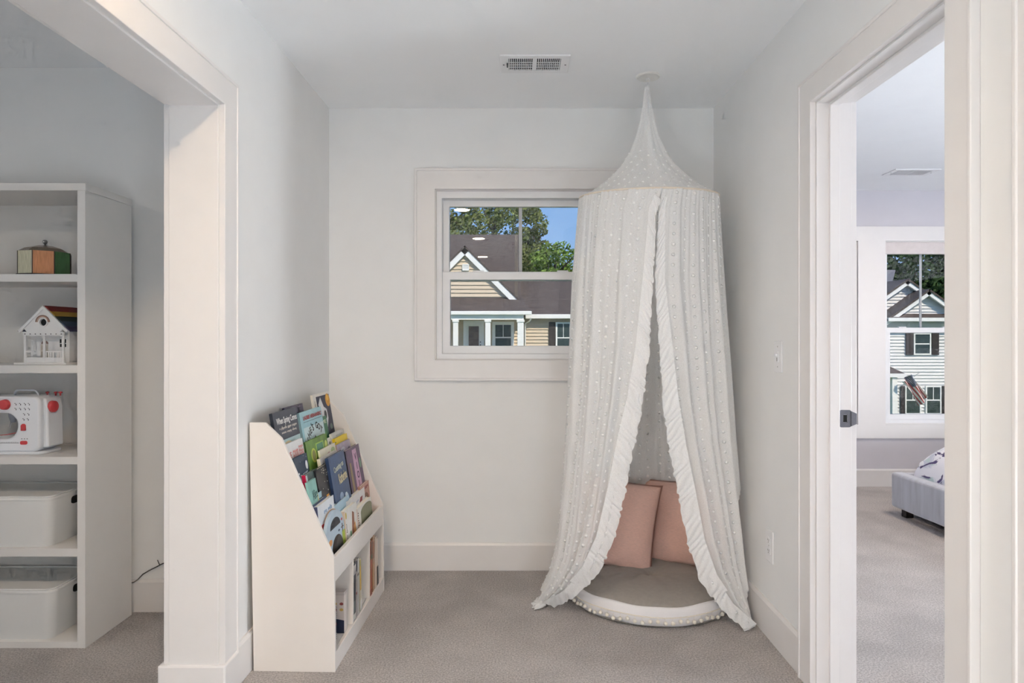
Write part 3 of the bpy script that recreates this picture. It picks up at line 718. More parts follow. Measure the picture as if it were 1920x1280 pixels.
tree('tall olive green oak rising behind the tan house ridge', 925, 52, 13.6, 5.5, 4.4, 4, L1, 3, n=9000, leaf=0.34, gaps=1.2, base=-0.5)
tree('olive green tree behind the tan house beside the window frame', 840, 54, 12.6, 5.8, 2.6, 4, L1, 5, n=6000, leaf=0.34, base=-0.5)
tree('bright green bushy tree beside the bare blue sky', 1037, 50, 8.9, 1.5, 3.2, 3, L2, 8, n=9000, leaf=0.3, gaps=1.3, base=-0.5)
tree('bright green tree mostly hidden behind the sheer canopy', 1105, 52, 8.2, 1.5, 3.2, 3, L2, 9, n=5000, leaf=0.34, base=-0.5)
tree('olive tree limb reaching past the tan house roof end', 995, 54, 10.6, 5.2, 2.2, 3, L1, 12, n=4200, leaf=0.32, base=-0.5)
for i, (px, zt, sd) in enumerate(((1640, 9.0, 21), (1705, 9.6, 22), (1765, 9.4, 23), (1830, 9.0, 24))):
    tree(['dark green tree above the grey roof seen past the door jamb', 'dark green tree behind the taller white gable', 'dark green tree behind the smaller front gable', 'dark green tree hidden behind the door casing'][i], px, 50, zt, 0.8, 3.4, 4, L3, sd, n=7000, leaf=0.36, gaps=1.3)
for i, px in enumerate((1190, 1300, 1420)):
    tree(['green tree standing past the end of the tan house wing', 'green tree between the tan house and the white house', 'green tree close beside the white house'][i], px, 50 + 2 * i, 8.6, 0.5, 3.4, 3, L2 if i < 2 else L3, 31 + i, n=5000, leaf=0.36, base=-2.5)

# ---------------------------------------------------------------- bed canopy
def sheer_mat(name='sheer_white_voile', op=0.60):
    m = bpy.data.materials.new(name); m.use_nodes = True; t = m.node_tree; t.nodes.clear()
    o = t.nodes.new('ShaderNodeOutputMaterial'); tr = t.nodes.new('ShaderNodeBsdfTransparent'); df = t.nodes.new('ShaderNodeBsdfDiffuse'); tl = t.nodes.new('ShaderNodeBsdfTranslucent')
    tc = t.nodes.new('ShaderNodeTexCoord'); n = t.nodes.new('ShaderNodeTexNoise'); n.inputs['Scale'].default_value = 260; n.inputs['Detail'].default_value = 2
    t.links.new(tc.outputs['Object'], n.inputs['Vector'])
    mr = t.nodes.new('ShaderNodeMapRange'); mr.inputs['To Min'].default_value = op - 0.12; mr.inputs['To Max'].default_value = op + 0.12
    t.links.new(n.outputs['Fac'], mr.inputs['Value'])
    df.inputs['Color'].default_value = s2l(253, 253, 252); tl.inputs['Color'].default_value = s2l(252, 252, 251); tr.inputs['Color'].default_value = (0.98, 0.98, 0.98, 1)
    a = t.nodes.new('ShaderNodeMixShader'); a.inputs[0].default_value = 0.20; t.links.new(df.outputs[0], a.inputs[1]); t.links.new(tl.outputs[0], a.inputs[2])
    b = t.nodes.new('ShaderNodeMixShader'); t.links.new(mr.outputs[0], b.inputs[0]); t.links.new(tr.outputs[0], b.inputs[1]); t.links.new(a.outputs[0], b.inputs[2])
    t.links.new(b.outputs[0], o.inputs['Surface']); return m
M_SHEER = sheer_mat(op=0.79); M_RUFF = sheer_mat('sheer_white_ruffle', 0.90)
M_DOT = mat('white_cotton_tuft', (246, 246, 244), 0.9, 0.02, 80, sheen=0.3)
CC = Vector((0.6075, 2.99)); RR = 0.316
# z, front-left edge, left, back, right, front-right edge
SEC = [
    (1.885, (0.606, 2.674), (0.2915, 2.99), (0.6075, 3.306), (0.9235, 2.99), (0.604, 2.674)),
    (1.80, (0.572, 2.672), (0.284, 2.99), (0.6075, 3.31), (0.928, 2.99), (0.588, 2.672)),
    (1.50, (0.553, 2.670), (0.262, 2.98), (0.608, 3.335), (0.942, 2.98), (0.574, 2.670)),
    (1.20, (0.532, 2.675), (0.252, 2.97), (0.61, 3.345), (0.950, 2.97), (0.598, 2.675)),
    (1.00, (0.506, 2.680), (0.246, 2.97), (0.61, 3.35), (0.958, 2.97), (0.614, 2.680)),
    (0.80, (0.466, 2.688), (0.236, 2.965), (0.61, 3.355), (0.968, 2.96), (0.642, 2.682)),
    (0.60, (0.430, 2.700), (0.222, 2.96), (0.61, 3.36), (0.984, 2.955), (0.684, 2.682)),
    (0.40, (0.385, 2.715), (0.207, 2.96), (0.61, 3.365), (1.004, 2.95), (0.722, 2.682)),
    (0.25, (0.325, 2.745), (0.190, 2.965), (0.61, 3.365), (1.010, 2.95), (0.775, 2.682)),
    (0.12, (0.235, 2.815), (0.158, 2.97), (0.61, 3.365), (1.012, 2.93), (0.862, 2.690)),
    (0.012, (0.135, 2.925), (0.112, 2.985), (0.61, 3.365), (1.006, 2.86), (0.985, 2.695)),
]
def sec_at(z):
    S = SEC
    if z >= S[0][0]: return S[0][1:]
    for a, b in zip(S[:-1], S[1:]):
        if b[0] <= z <= a[0]:
            f = (a[0] - z) / (a[0] - b[0]); f = f
            return [tuple(p[i] * (1 - f) + q[i] * f for i in (0, 1)) for p, q in zip(a[1:], b[1:])]
    return S[-1][1:]
def drape_base(s, z):
    FL, L, Bk, Rr, FR = sec_at(z); q = s * 4; k = min(3, int(q)); t = (q - k) * math.pi / 2
    sn, cs = math.sin(t), math.cos(t)
    if k == 0: return Vector((FL[0] + (L[0] - FL[0]) * sn, L[1] + (FL[1] - L[1]) * cs))
    if k == 1: return Vector((Bk[0] + (L[0] - Bk[0]) * cs, L[1] + (Bk[1] - L[1]) * sn))
    if k == 2: return Vector((Bk[0] + (Rr[0] - Bk[0]) * sn, Rr[1] + (Bk[1] - Rr[1]) * cs))
    return Vector((FR[0] + (Rr[0] - FR[0]) * cs, Rr[1] + (FR[1] - Rr[1]) * sn))
def hoop_z(x, y): return 1.878 + 0.045 * (y - 2.99) / RR * 0.6
ZTOP = 1.885
def drape(s, v):
    """s along the hem 0..1, v 0 top .. 1 floor"""
    z = ZTOP + (0.012 - ZTOP) * v
    p = drape_base(s, z); e = 1e-3
    a = drape_base(max(0, s - e), z); b = drape_base(min(1, s + e), z); d = (b - a)
    n = Vector((-d.y, d.x)); n = n.normalized() if n.length > 1e-9 else Vector((0, -1))
    amp = 0.003 + 0.015 * min(1, v * 2.2)
    if 0.30 < s < 0.70: amp *= 0.55
    if p.x > 0.985: amp *= 0.35
    ph = s * 2 * math.pi
    off = amp * (0.75 * math.sin(17 * ph + 1.3 * math.sin(2.2 * v + 3 * ph)) + 0.45 * math.sin(29 * ph + 2.0 + 2.5 * v) + 0.25 * math.sin(47 * ph + 5 * v))
    if v < 0.5: off += 0.0022 * math.sin(90 * ph) * (1 - 2 * v)
    p = p + n * off
    zz = z + (hoop_z(p.x, p.y) - ZTOP) * (1 - v)
    zz += 0.010 * max(0, v - 0.93) / 0.07 * (0.5 + 0.5 * math.sin(21 * ph))
    return Vector((min(p.x, 1.016), min(p.y, 3.378), max(zz, 0.006)))
def dot_mesh(fn, spots, r, name, parent, flip=1):
    verts, faces = [], []
    for (s, v) in spots:
        c = fn(s, v); du = fn(min(1, s + 0.0015), v) - fn(max(0, s - 0.0015), v); dv = fn(s, min(1, v + 0.002)) - fn(s, max(0, v - 0.002))
        if du.length < 1e-7 or dv.length < 1e-7: continue
        n = du.cross(dv).normalized(); u = du.normalized(); w_ = n.cross(u); i = len(verts)
        rr = r * random.uniform(0.82, 1.1)
        for side in (1, -1):
            verts.append(c + n * 0.0042 * side)
        for (q, h) in ((1.0, 0.0),):
            for k in range(8):
                a = k * math.pi / 4; verts.append(c + rr * (math.cos(a) * u + math.sin(a) * w_))
        for k in range(8):
            a, b = i + 2 + k, i + 2 + (k + 1) % 8
            faces.append((i, a, b)); faces.append((i + 1, b, a))
    me = bpy.data.meshes.new(name); me.from_pydata([tuple(v) for v in verts], [], faces)
    o = obj(name, me, M_DOT, parent, kind='stuff', smooth=180); return o
random.seed(4)
can = thing('bed_canopy', 'sheer white dotted canopy hung from the ceiling over the floor cushion', 'canopy', (0.6075, 2.99, 0))
bm = BM(); grid(bm, 420, 110, lambda u, v: drape(u, v)); dr = obj('drape', bm, M_SHEER, can, smooth=180, recalc=False)
spots = []
ncol = 46
for c in range(ncol):
    for r_ in range(42):
        spots.append(((c + 0.5 + 0.12 * math.sin(c * 2.3)) / ncol, (r_ + (0.5 if c % 2 else 0.0) + 0.4) / 42.5))
dot_mesh(drape, [q for q in spots if q[1] < 0.995], 0.0078, 'dots', dr)
# hem edge cord at the floor
# tent top: concave cone from the cord to the hoop
CONE = [(0.0, 2.378, 0.012), (0.10, 2.30, 0.020), (0.22, 2.235, 0.031), (0.36, 2.16, 0.052), (0.50, 2.085, 0.083), (0.64, 2.02, 0.124), (0.78, 1.96, 0.185), (0.90, 1.915, 0.250), (1.0, 1.885, 0.316)]
def cone(u, v):
    for a, b in zip(CONE[:-1], CONE[1:]):
        if a[0] <= v <= b[0]:
            f = (v - a[0]) / (b[0] - a[0]); z = a[1] + (b[1] - a[1]) * f; r = a[2] + (b[2] - a[2]) * f; break
    ph = 2 * math.pi * u
    r *= 1 + (0.09 * math.sin(9 * ph) + 0.06 * math.sin(14 * ph + 1)) * (1 - v) ** 0.7 + 0.006 * math.sin(40 * ph) * v
    x = CC.x - 0.004 * (1 - v) + r * math.sin(ph); y = CC.y - r * math.cos(ph)
    return Vector((x, y, z + (hoop_z(x, y) - 1.885) * v ** 4))
bm = BM(); grid(bm, 180, 60, cone, closed_u=True); co = obj('tent_top', bm, M_SHEER, can, smooth=180, recalc=False)
sp2 = []
for r_ in range(9):
    v = 0.52 + r_ * 0.055; n_ = max(8, int(2 * math.pi * (0.08 + 0.24 * max(0, (v - 0.5) / 0.5) ** 1.3) / 0.055))
    for c in range(n_): sp2.append((min(0.997, (c + 0.5 * (r_ % 2) + 0.2) / n_), v))
dot_mesh(cone, sp2, 0.0075, 'dots', co)
bm = BM(); tube(bm, [(CC.x + RR * math.sin(a), CC.y - RR * math.cos(a), hoop_z(0, CC.y - RR * math.cos(a)) + 0.001) for a in [2 * math.pi * k / 72 for k in range(72)]], 0.0042, 8, closed=True); obj('hoop', bm, mat('hoop_piping', (226, 216, 200), 0.7), can, smooth=180, label='cream piped hoop edge')
bm = BM(); tube(bm, [(CC.x, CC.y - 0.005, H - 0.028), (CC.x - 0.003, CC.y, 2.39), (CC.x - 0.004, CC.y, 2.36)], 0.0018, 6); obj('cord', bm, M_DOT, can, smooth=180)
bm = BM(); lathe(bm, [(0, 0.0), (0.011, 0.0), (0.0125, 0.02), (0.012, 0.045), (0.009, 0.052), (0, 0.053)], (CC.x - 0.004, CC.y, 2.345), 14); obj('top_knot', bm, M_RUFF, can, smooth=180)
# ruffles along both front edges
def ruffle(side):
    def fn(u, v):
        z = 1.855 + (0.03 - 1.855) * v; vv = (ZTOP - z) / (ZTOP - 0.012)
        e = drape(0.004 if side < 0 else 0.996, vv)
        wid = 0.026 + 0.046 * min(1, v * 1.8) 
        if v > 0.92: wid *= 0.75
        s_ = u                                             # 0 seam, 1 free edge
        wob = 1.7 * math.sin(7.3 * v * 2 * math.pi + side) + 1.1 * math.sin(17 * v * 2 * math.pi + 2 * side)
        ang = 2 * math.pi * (54 * v - 1.9 * u) + 1.5 * wob + 0.8 * math.sin(90 * v)
        big = 2 * math.pi * (19 * v - 0.5 * u) + 1.6 * wob
        rip = 0.0022 + 0.0040 * s_
        dx = -side * wid * (s_ - 0.66) * (1 + (0.15 * math.sin(big) + 0.03 * math.sin(ang)) * s_)
        dy = -0.004 - rip * (0.5 + 0.5 * math.sin(ang)) - 0.006 * s_ * (0.5 + 0.5 * math.sin(big + 1))
        dz = 0.0025 * s_ * math.cos(ang) - 0.022 * s_
        q = Vector((e.x + dx, e.y + dy, max(0.008, e.z + dz)))
        return q
    bm = BM(); grid(bm, 16, 620, fn)
    return obj('ruffle', bm, M_RUFF, dr, smooth=180, recalc=False)
ruffle(-1); ruffle(1)
# hem folds spilling on the carpet at both sides
def hem(side):
    def fn(u, v):
        if side < 0:
            s = 0.0 + 0.27 * u; a = drape(s, 1.0); out = Vector((-0.055, -0.028, 0))
        else:
            s = 1.0 - 0.25 * u; a = drape(s, 1.0); out = Vector((-0.045, -0.022, 0))
        p = a + out * v * (1 - 0.55 * u)
        p.z = 0.010 + 0.014 * (0.5 + 0.5 * math.sin(40 * u + 5 * v)) * math.sin(math.pi * min(1, v + 0.25)) + 0.004 * math.sin(70 * u)
        p.x = min(p.x, 1.016); return p
    bm = BM(); grid(bm, 60, 10, fn); return obj('hem_fold', bm, M_RUFF, dr, smooth=180, recalc=False)
hem(-1); hem(1)

# ---------------------------------------------------------------- floor cushion
FC = Vector((0.630, 3.035, 0.0)); FRX, FRY = 0.372, 0.325
fc = thing('floor_cushion', 'round grey floor cushion with white band and cream pompom trim', 'cushion', FC)
M_GREYFAB = mat('grey_canvas', (148, 142, 136), 0.9, 0.05, 60, 0.25, 500, sheen=0.2)
M_WHFAB = mat('white_cotton_band', (233, 231, 232), 0.9, 0.03, 8, 0.2, 400)
M_PINKFAB = mat('dusty_rose_linen', (226, 186, 172), 0.9, 0.08, 70, 0.35, 420, sheen=0.3, stretch=(1, 1, 6))
M_CREAM = mat('cream_pompom', (240, 233, 220), 0.95, 0.05, 200, 0.5, 500)
def cush_pt(r, z, a):
    x = FC.x + FRX * r * math.cos(a); y = FC.y + FRY * r * math.sin(a)
    return Vector((min(x, 1.018), min(y, 3.378), z))
def cushion_rows(prof, n=96, wob=0.004):
    bm = BM(); rows = []
    for (r, z) in prof:
        rows.append([bm.verts.new(cush_pt(r, z + (wob * math.sin(5 * a) + 0.6 * wob * math.sin(11 * a + 1)) * min(1, r * 1.5), a)) for a in [2 * math.pi * k / n for k in range(n)]])
    for p, q in zip(rows[:-1], rows[1:]):
        for k in range(n): bm.faces.new((p[k], p[(k + 1) % n], q[(k + 1) % n], q[k]))
    for row in (rows[0], rows[-1]): bm.faces.new(row)
    return bm
obj('cushion_top', cushion_rows([(0.012, 0.098), (0.04, 0.101), (0.08, 0.112), (0.16, 0.121), (0.32, 0.127), (0.52, 0.126), (0.70, 0.119), (0.84, 0.110), (0.92, 0.099), (0.962, 0.089), (0.955, 0.080)], wob=0.003), M_GREYFAB, fc, smooth=180)
obj('side_band', cushion_rows([(0.945, 0.084), (0.965, 0.0885), (0.99, 0.082), (1.008, 0.066), (1.014, 0.048), (1.010, 0.028), (0.99, 0.011), (0.95, 0.006)], wob=0.003), M_WHFAB, fc, smooth=180)
obj('cushion_base', cushion_rows([(0.93, 0.014), (0.985, 0.010), (0.975, 0.005), (0.94, 0.002), (0.80, 0.001)], wob=0.0), M_GREYFAB, fc, smooth=180)
bm = BM(); lathe(bm, [(0, 0.006), (0.008, 0.005), (0.012, 0.001), (0.010, -0.002)], (FC.x, FC.y, 0.098), 16); obj('tuft_button', bm, M_GREYFAB, fc, smooth=180)
bm = BM(); tube(bm, [cush_pt(1.018, 0.051 + 0.003 * math.sin(5 * a), a) for a in [2 * math.pi * k / 120 for k in range(120)]], 0.0022, 6, closed=True); cord = obj('trim_tape', bm, M_CREAM, fc, smooth=180)
pm = None
for k in range(38):
    a = R(188) + R(176) * k / 37
    c = cush_pt(1.042 if k % 3 else 1.035, 0.031 + 0.005 * math.sin(k * 1.7), a)
    if pm is None:
        bm = BM(); bmesh.ops.create_icosphere(bm, subdivisions=2, radius=0.0088)
        for v in bm.verts: v.co *= 1 + 0.06 * math.sin(v.co.x * 900 + v.co.z * 700)
        tube(bm, [(0, 0, 0.006), (0, 0.003, 0.022)], 0.0008, 4)
        o = obj('pom_pom', bm, M_CREAM, fc, smooth=180); pm = o.data
    else: o = obj('pom_pom', pm, None, fc)
    o.location = c; o.rotation_euler = (0, 0, a + R(90))

def pillow(name, label, M, w, h, th, seed):
    rnd = random.Random(seed)
    t = thing(name, label, 'pillow', M=M, group='rose pillows on the floor cushion')
    def surf(u, v, sgn):
        a, b = 2 * u - 1, 2 * v - 1
        pin = 1 - 0.055 * (1 - abs(b)) * abs(a) ** 6 * 1.0
        x = w / 2 * a * (1 - 0.07 * (1 - b * b) * abs(a) ** 1.5); z = h / 2 * b * (1 - 0.07 * (1 - a * a) * abs(b) ** 1.5)
        f = max(0, (1 - abs(a) ** 2.2)) ** 0.62 * max(0, (1 - abs(b) ** 2.2)) ** 0.62
        y = sgn * (th / 2 * f + 0.006 * f * math.sin(6 * a + seed) * math.sin(5 * b + 1)) 
        y += sgn * 0.008 * math.sin(14 * a + 3 * b) * abs(b) ** 3 * f
        return Vector((x, y, z + h / 2))
    bm = BM()
    grid(bm, 34, 34, lambda u, v: surf(u, v, -1)); grid(bm, 34, 34, lambda u, v: surf(u, v, 1))
    bmesh.ops.remove_doubles(bm, verts=bm.verts, dist=0.0008)
    obj('pillow_body', bm, M_PINKFAB, t, smooth=180)
    bm = BM()
    edge = [surf(k / 40, 0, 1) for k in range(40)] + [surf(1, k / 40, 1) for k in range(40)] + [surf(1 - k / 40, 1, 1) for k in range(40)] + [surf(0, 1 - k / 40, 1) for k in range(40)]
    n = 0
    for i, p in enumerate(edge):
        for f_ in (0, 0.5):
            q = p.lerp(edge[(i + 1) % len(edge)], f_); c = Vector((0, 0, h / 2)); d = (q - c).normalized()
            tube(bm, [q - d * 0.006 + Vector((0, 0.003, 0)), q + d * 0.0055, q - d * 0.006 + Vector((0, -0.003, 0))], 0.0016, 4)
    obj('whipstitch_edge', bm, mat('deep_rose_thread', (168, 116, 102), 0.9), t, kind='stuff', smooth=180)
    return t
def Mx(loc, rz=0, rx=0, ry=0): return Matrix.Translation(loc) @ Matrix.Rotation(R(rz), 4, 'Z') @ Matrix.Rotation(R(rx), 4, 'X') @ Matrix.Rotation(R(ry), 4, 'Y')
pillow('throw_pillow', 'dusty rose linen pillow with stitched edge under the canopy opening', Mx((0.445, 3.120, 0.108), -6, -15, 9), 0.40, 0.43, 0.16, 1)
pillow('throw_pillow', 'dusty rose linen pillow leaning in the room corner half behind the sheer drape', Mx((0.815, 3.145, 0.104), -36, -14, -6), 0.44, 0.42, 0.16, 2)

# ---------------------------------------------------------------- bookcase in the side room
BKY0, BKY1 = 2.542, 2.848; BKX1 = -1.709; BKX0 = -2.62; kB = BKY0 / F
ZB = lambda py: CAMZ - (py - CY) * kB
XB = lambda px: (px - CX) * kB
M_CASE = mat('white_melamine', (226, 223, 219), 0.42, 0.012, 10)
bk = thing('bookcase', 'tall white open bookcase with thick shelves in the side room', 'bookcase', ((BKX0 + BKX1) / 2, 2.7, 0))
ST = 0.032
for x in (BKX0, BKX1 - ST):
    bm = BM(); box(bm, x, x + ST, BKY0, BKY1, 0.0, ZB(357)); obj('side_panel', bm, M_CASE, bk, bevel=0.001)
bm = BM(); box(bm, BKX0 - 0.002, BKX1 + 0.003, BKY0 - 0.002, BKY1, ZB(357), ZB(343)); obj('top_panel', bm, M_CASE, bk, bevel=0.0015)
bm = BM(); box(bm, BKX0 + ST, BKX1 - ST, BKY1 - 0.012, BKY1 - 0.004, 0.03, ZB(357)); obj('back_panel', bm, M_CASE, bk)
SH = [(513.5, 528), (684.5, 699.5), (856.5, 870.5), (1028.5, 1043.5), (1203, 1216.5)]
SZ = []
for (a, b) in SH:
    z0 = max(0.0, ZB(b)); bm = BM(); box(bm, BKX0 + ST, BKX1 - ST, BKY0 + 0.001, BKY1 - 0.012, z0, ZB(a)); obj('shelf_board', bm, M_CASE, bk, bevel=0.001); SZ.append(ZB(a))

# storage bins
M_BIN = mat('white_storage_plastic', (232, 231, 228), 0.38, 0.01, 10)
M_BLACK = mcol((22, 22, 23), 0.6)
def bin_(label, x1, z0, hgt):
    x0 = x1 - 0.54; y0, y1 = BKY0 + 0.012, BKY1 - 0.022
    t = thing('storage_bin', label, 'storage bin', ((x0 + x1) / 2, (y0 + y1) / 2, z0), 'white lidded bins in the bookcase')
    bm = BM(); n = None
    lo = rrect(x0 + 0.012, x1 - 0.012, y0 + 0.010, y1 - 0.008, 0.03, 6); hi = rrect(x0, x1, y0, y1, 0.034, 6)
    A = [bm.verts.new((p[0], p[1], z0 + 0.004)) for p in lo]; B = [bm.verts.new((p[0], p[1], z0 + hgt - 0.014)) for p in hi]
    A0 = [bm.verts.new((p[0] * 0.99 + 0.01 * (x0 + x1) / 2, p[1] * 0.99 + 0.01 * (y0 + y1) / 2, z0)) for p in lo]
    m_ = len(lo); bm.faces.new(A0[::-1]); bm.faces.new(B)
    for i in range(m_):
        j = (i + 1) % m_; bm.faces.new((A[i], A[j], B[j], B[i])); bm.faces.new((A0[i], A0[j], A[j], A[i]))
    obj('bin_body', bm, M_BIN, t, smooth=35)
    bm = BM(); prism(bm, rrect(x0 - 0.003, x1 + 0.003, y0 - 0.003, y1 + 0.003, 0.036, 6), 'z', z0 + hgt - 0.014, z0 + hgt - 0.002); l = obj('lid', bm, M_BIN, t, bevel=0.003)
    bm = BM(); ring(bm, rrect(x0 + 0.004, x1 - 0.004, y0 + 0.004, y1 - 0.004, 0.032, 6), rrect(x0 + 0.016, x1 - 0.016, y0 + 0.016, y1 - 0.016, 0.026, 6), 'z', z0 + hgt - 0.002, z0 + hgt + 0.003); obj('lid_rim', bm, M_BIN, l, bevel=0.0015)
    for sx in (1, -1):
        xx = x1 - 0.0025 if sx > 0 else x0 - 0.0025
        bm = BM(); prism(bm, rrect(2.672, 2.772, z0 + hgt - 0.056, z0 + hgt - 0.026, 0.011), 'x', xx, xx + 0.005); obj('handle_slot', bm, M_BLACK, t, label='black oval handle opening')
bin_('white lidded storage bin on the shelf above the lowest one', XB(91.5), SZ[3], 0.200)
bin_('white lidded storage bin on the lowest bookcase shelf', XB(95), SZ[4], 0.200)

# stained-glass style box
def glass_box():
    kd = 2.63 / F; cx = (76 - CX) * kd; cy = 2.655; z0 = SZ[0]; r = 0.094; h = 0.098
    t = thing('candle_box', 'octagonal glass panel box in cream, orange and green with a domed lid', 'box', (cx, cy, z0))
    M_LEAD = mcol((84, 74, 66), 0.45, metal=0.6)
    cols = [(222, 146, 96), (226, 160, 118), (96, 132, 92), (120, 138, 150), (150, 160, 170), (120, 98, 88), (216, 206, 176), (224, 214, 182)]
    ph = -math.pi / 2 + 0.18
    pts = [(cx + r * math.cos(ph + i * math.pi / 4), cy + r * math.sin(ph + i * math.pi / 4)) for i in range(8)]
    bm = BM(); prism(bm, [(cx + (p[0] - cx) * 1.06, cy + (p[1] - cy) * 1.06) for p in pts], 'z', z0, z0 + 0.006); obj('base_tray', bm, M_LEAD, t)
    cm = [(222, 150, 100), (92, 134, 88), (118, 142, 132), (140, 150, 160), (120, 100, 90), (110, 84, 70), (214, 206, 176), (224, 216, 180)]
    for i in range(8):
        a, b = pts[i], pts[(i + 1) % 8]
        n = Vector(((a[0] + b[0]) / 2 - cx, (a[1] + b[1]) / 2 - cy)).normalized() * 0.003
        bm = BM(); prism(bm, [a, b, (b[0] - n.x, b[1] - n.y), (a[0] - n.x, a[1] - n.y)], 'z', z0 + 0.006, z0 + h)
        obj('glass_panel', bm, mat('art_glass_%d' % i, cm[i], 0.2, 0.14, 40, trans=0.25, stretch=(6, 6, 0.6)), t)
        bm = BM(); tube(bm, [(a[0], a[1], z0 + 0.005), (a[0], a[1], z0 + h)], 0.0018, 6); obj('lead_strip', bm, M_LEAD, t)
    bm = BM(); lathe(bm, [(r * 0.98, h), (r * 0.72, h + 0.016), (r * 0.35, h + 0.027), (0.006, h + 0.030), (0, h + 0.030)], (cx, cy, z0), 8, M=None); obj('domed_lid', bm, mat('clear_amber_lid', (214, 190, 164), 0.12, 0.05, 20, trans=0.75), t)
    bm = BM(); lathe(bm, [(0.003, h + 0.028), (0.003, h + 0.036), (0.008, h + 0.040), (0.0095, h + 0.046), (0.007, h + 0.052), (0, h + 0.054)], (cx, cy, z0), 14); obj('lid_knob', bm, mcol((150, 148, 146), 0.3, metal=0.7), t, smooth=180)
    # warm candle inside
    bm = BM(); lathe(bm, [(0.03, 0.007), (0.03, 0.085), (0.02, 0.092), (0, 0.090)], (cx, cy, z0), 18); obj('candle', bm, mcol((240, 178, 128), 0.6), t, smooth=40)
glass_box()

# wooden bird house
def bird_house():
    y0 = 2.585; k = y0 / F; X = lambda px: (px - CX) * k
    z0 = SZ[1]; Z = lambda py: z0 + (684.5 - py) * k
    t = thing('birdhouse', 'small white cottage birdhouse with a rainbow striped roof', 'birdhouse', (X(85), y0 + 0.1, z0))
    MW = mat('birdhouse_white_paint', (232, 230, 228), 0.6, 0.02, 20)
    dep = 0.19; por = 0.035
    bm = BM(); box(bm, X(29), X(127), y0 - 0.01, y0 + dep + 0.012, z0, Z(680.5)); obj('base_board', bm, MW, t, bevel=0.001)
    bm = BM(); prism(bm, [(X(46), Z(680.5)), (X(119), Z(680.5)), (X(119), Z(620)), (X(82.5), Z(583)), (X(46), Z(620))], 'y', y0 + por, y0 + dep); obj('house_body', bm, MW, t)
    # gable board with entry hole
    n = 24; o = []
    tri = [(X(36), Z(623)), (X(128), Z(623)), (X(82), Z(579))]
    bm = BM(); hole = circ(X(82), Z(605), 0.0145, n, ph=-math.pi / 2)
    outer = []
    for p in hole:                                       # project each hole point outward to the triangle
        d = Vector((p[0] - X(82), p[1] - Z(605))).normalized(); best = 1e9
        for a, b in zip(tri, tri[1:] + tri[:1]):
            e = Vector(b) - Vector(a); den = d.x * e.y - d.y * e.x
            if abs(den) < 1e-9: continue
            w_ = Vector(a) - Vector((X(82), Z(605))); s = (w_.x * e.y - w_.y * e.x) / den; q = (w_.x * d.y - w_.y * d.x) / den
            if s > 0 and -1e-6 <= q <= 1 + 1e-6: best = min(best, s)
        outer.append((X(82) + d.x * best, Z(605) + d.y * best))
    ring(bm, outer, hole, 'y', y0 - 0.002, y0 + 0.006); obj('gable_board', bm, MW, t)
    bm = BM(); prism(bm, circ(X(82), Z(605), 0.0150, 20), 'y', y0 + 0.0045, y0 + 0.0058); obj('entry_dark', bm, M_BLACK, t)
    bm = BM(); ring(bm, circ(X(82), Z(605), 0.0185, 24), circ(X(82), Z(605), 0.0142, 24), 'y', y0 - 0.005, y0 - 0.001); obj('hole_rim', bm, MW, t, smooth=40)
    def arc(cx, cz, r0, r1, yy, m, name):
        pts = [(cx + r1 * math.cos(R(a)), cz + r1 * math.sin(R(a))) for a in range(0, 181, 15)] + [(cx + r0 * math.cos(R(a)), cz + r0 * math.sin(R(a))) for a in range(180, -1, -15)]
        bm = BM(); prism(bm, pts, 'y', yy - 0.003, yy); obj(name, bm, m, t)
    arc(X(81), Z(604.5), 0.0200, 0.0232, y0 - 0.002, mcol((196, 168, 150), 0.6), 'rainbow_arc'); arc(X(81), Z(604.5), 0.0232, 0.0285, y0 - 0.002, mcol((142, 110, 96), 0.6), 'rainbow_arc')
    # roof boards, five colours down each slope
    cols = [(122, 36, 30), (176, 138, 52), (30, 46, 42), (48, 66, 88), (58, 52, 82)]
    ap = Vector((X(82), Z(575.5)))
    for sx in (-1, 1):
        e = Vector((X(82) + sx * (X(128.5) - X(82)), Z(622)))
        for i in range(5):
            a = ap.lerp(e, i / 5); b = ap.lerp(e, (i + 1) / 5); d = (b - a).normalized(); nn = Vector((-d.y, d.x)) * (0.006 if sx > 0 else -0.006)
            b = b + d * 0.004
            bm = BM(); prism(bm, [(a.x, a.y), (b.x + nn.x * 0.5, b.y + nn.y * 0.5), (b.x + nn.x * 1.1, b.y + nn.y * 1.1), (a.x + nn.x, a.y + nn.y)], 'y', y0 + 0.002, y0 + dep + 0.02); obj('roof_board', bm, mcol(cols[i], 0.55), t)
        bm = BM(); d = (e - ap).normalized(); nn = Vector((-d.y, d.x)) * (-0.008 if sx > 0 else 0.008)
        prism(bm, [(ap.x, ap.y + 0.003), (e.x, e.y + 0.003), (e.x + nn.x, e.y + nn.y), (ap.x + (nn.x if 0 else 0), ap.y - 0.010)], 'y', y0 - 0.006, y0 + 0.002); obj('barge_board', bm, MW, t)
    bm = BM(); box(bm, X(43), X(119), y0, y0 + 0.008, Z(630), Z(623)); obj('porch_beam', bm, MW, t)
    for i in range(8):
        x = X(47) + i * (X(115) - X(47)) / 7; bm = BM(); prism(bm, circ(x, Z(626.8), 0.0022, 8), 'y', y0 - 0.0015, y0 + 0.0005); obj('heart_cutout', bm, mcol((110, 104, 106), 0.7), t)
    for px in (44.5, 80, 115.5):
        bm = BM(); box(bm, X(px), X(px + 3.5), y0 + 0.001, y0 + 0.008, Z(680.5), Z(630)); obj('porch_post', bm, MW, t)
    bm = BM(); box(bm, X(84), X(115), y0 + 0.002, y0 + 0.006, Z(661), Z(658.5)); obj('railing_bar', bm, MW, t)
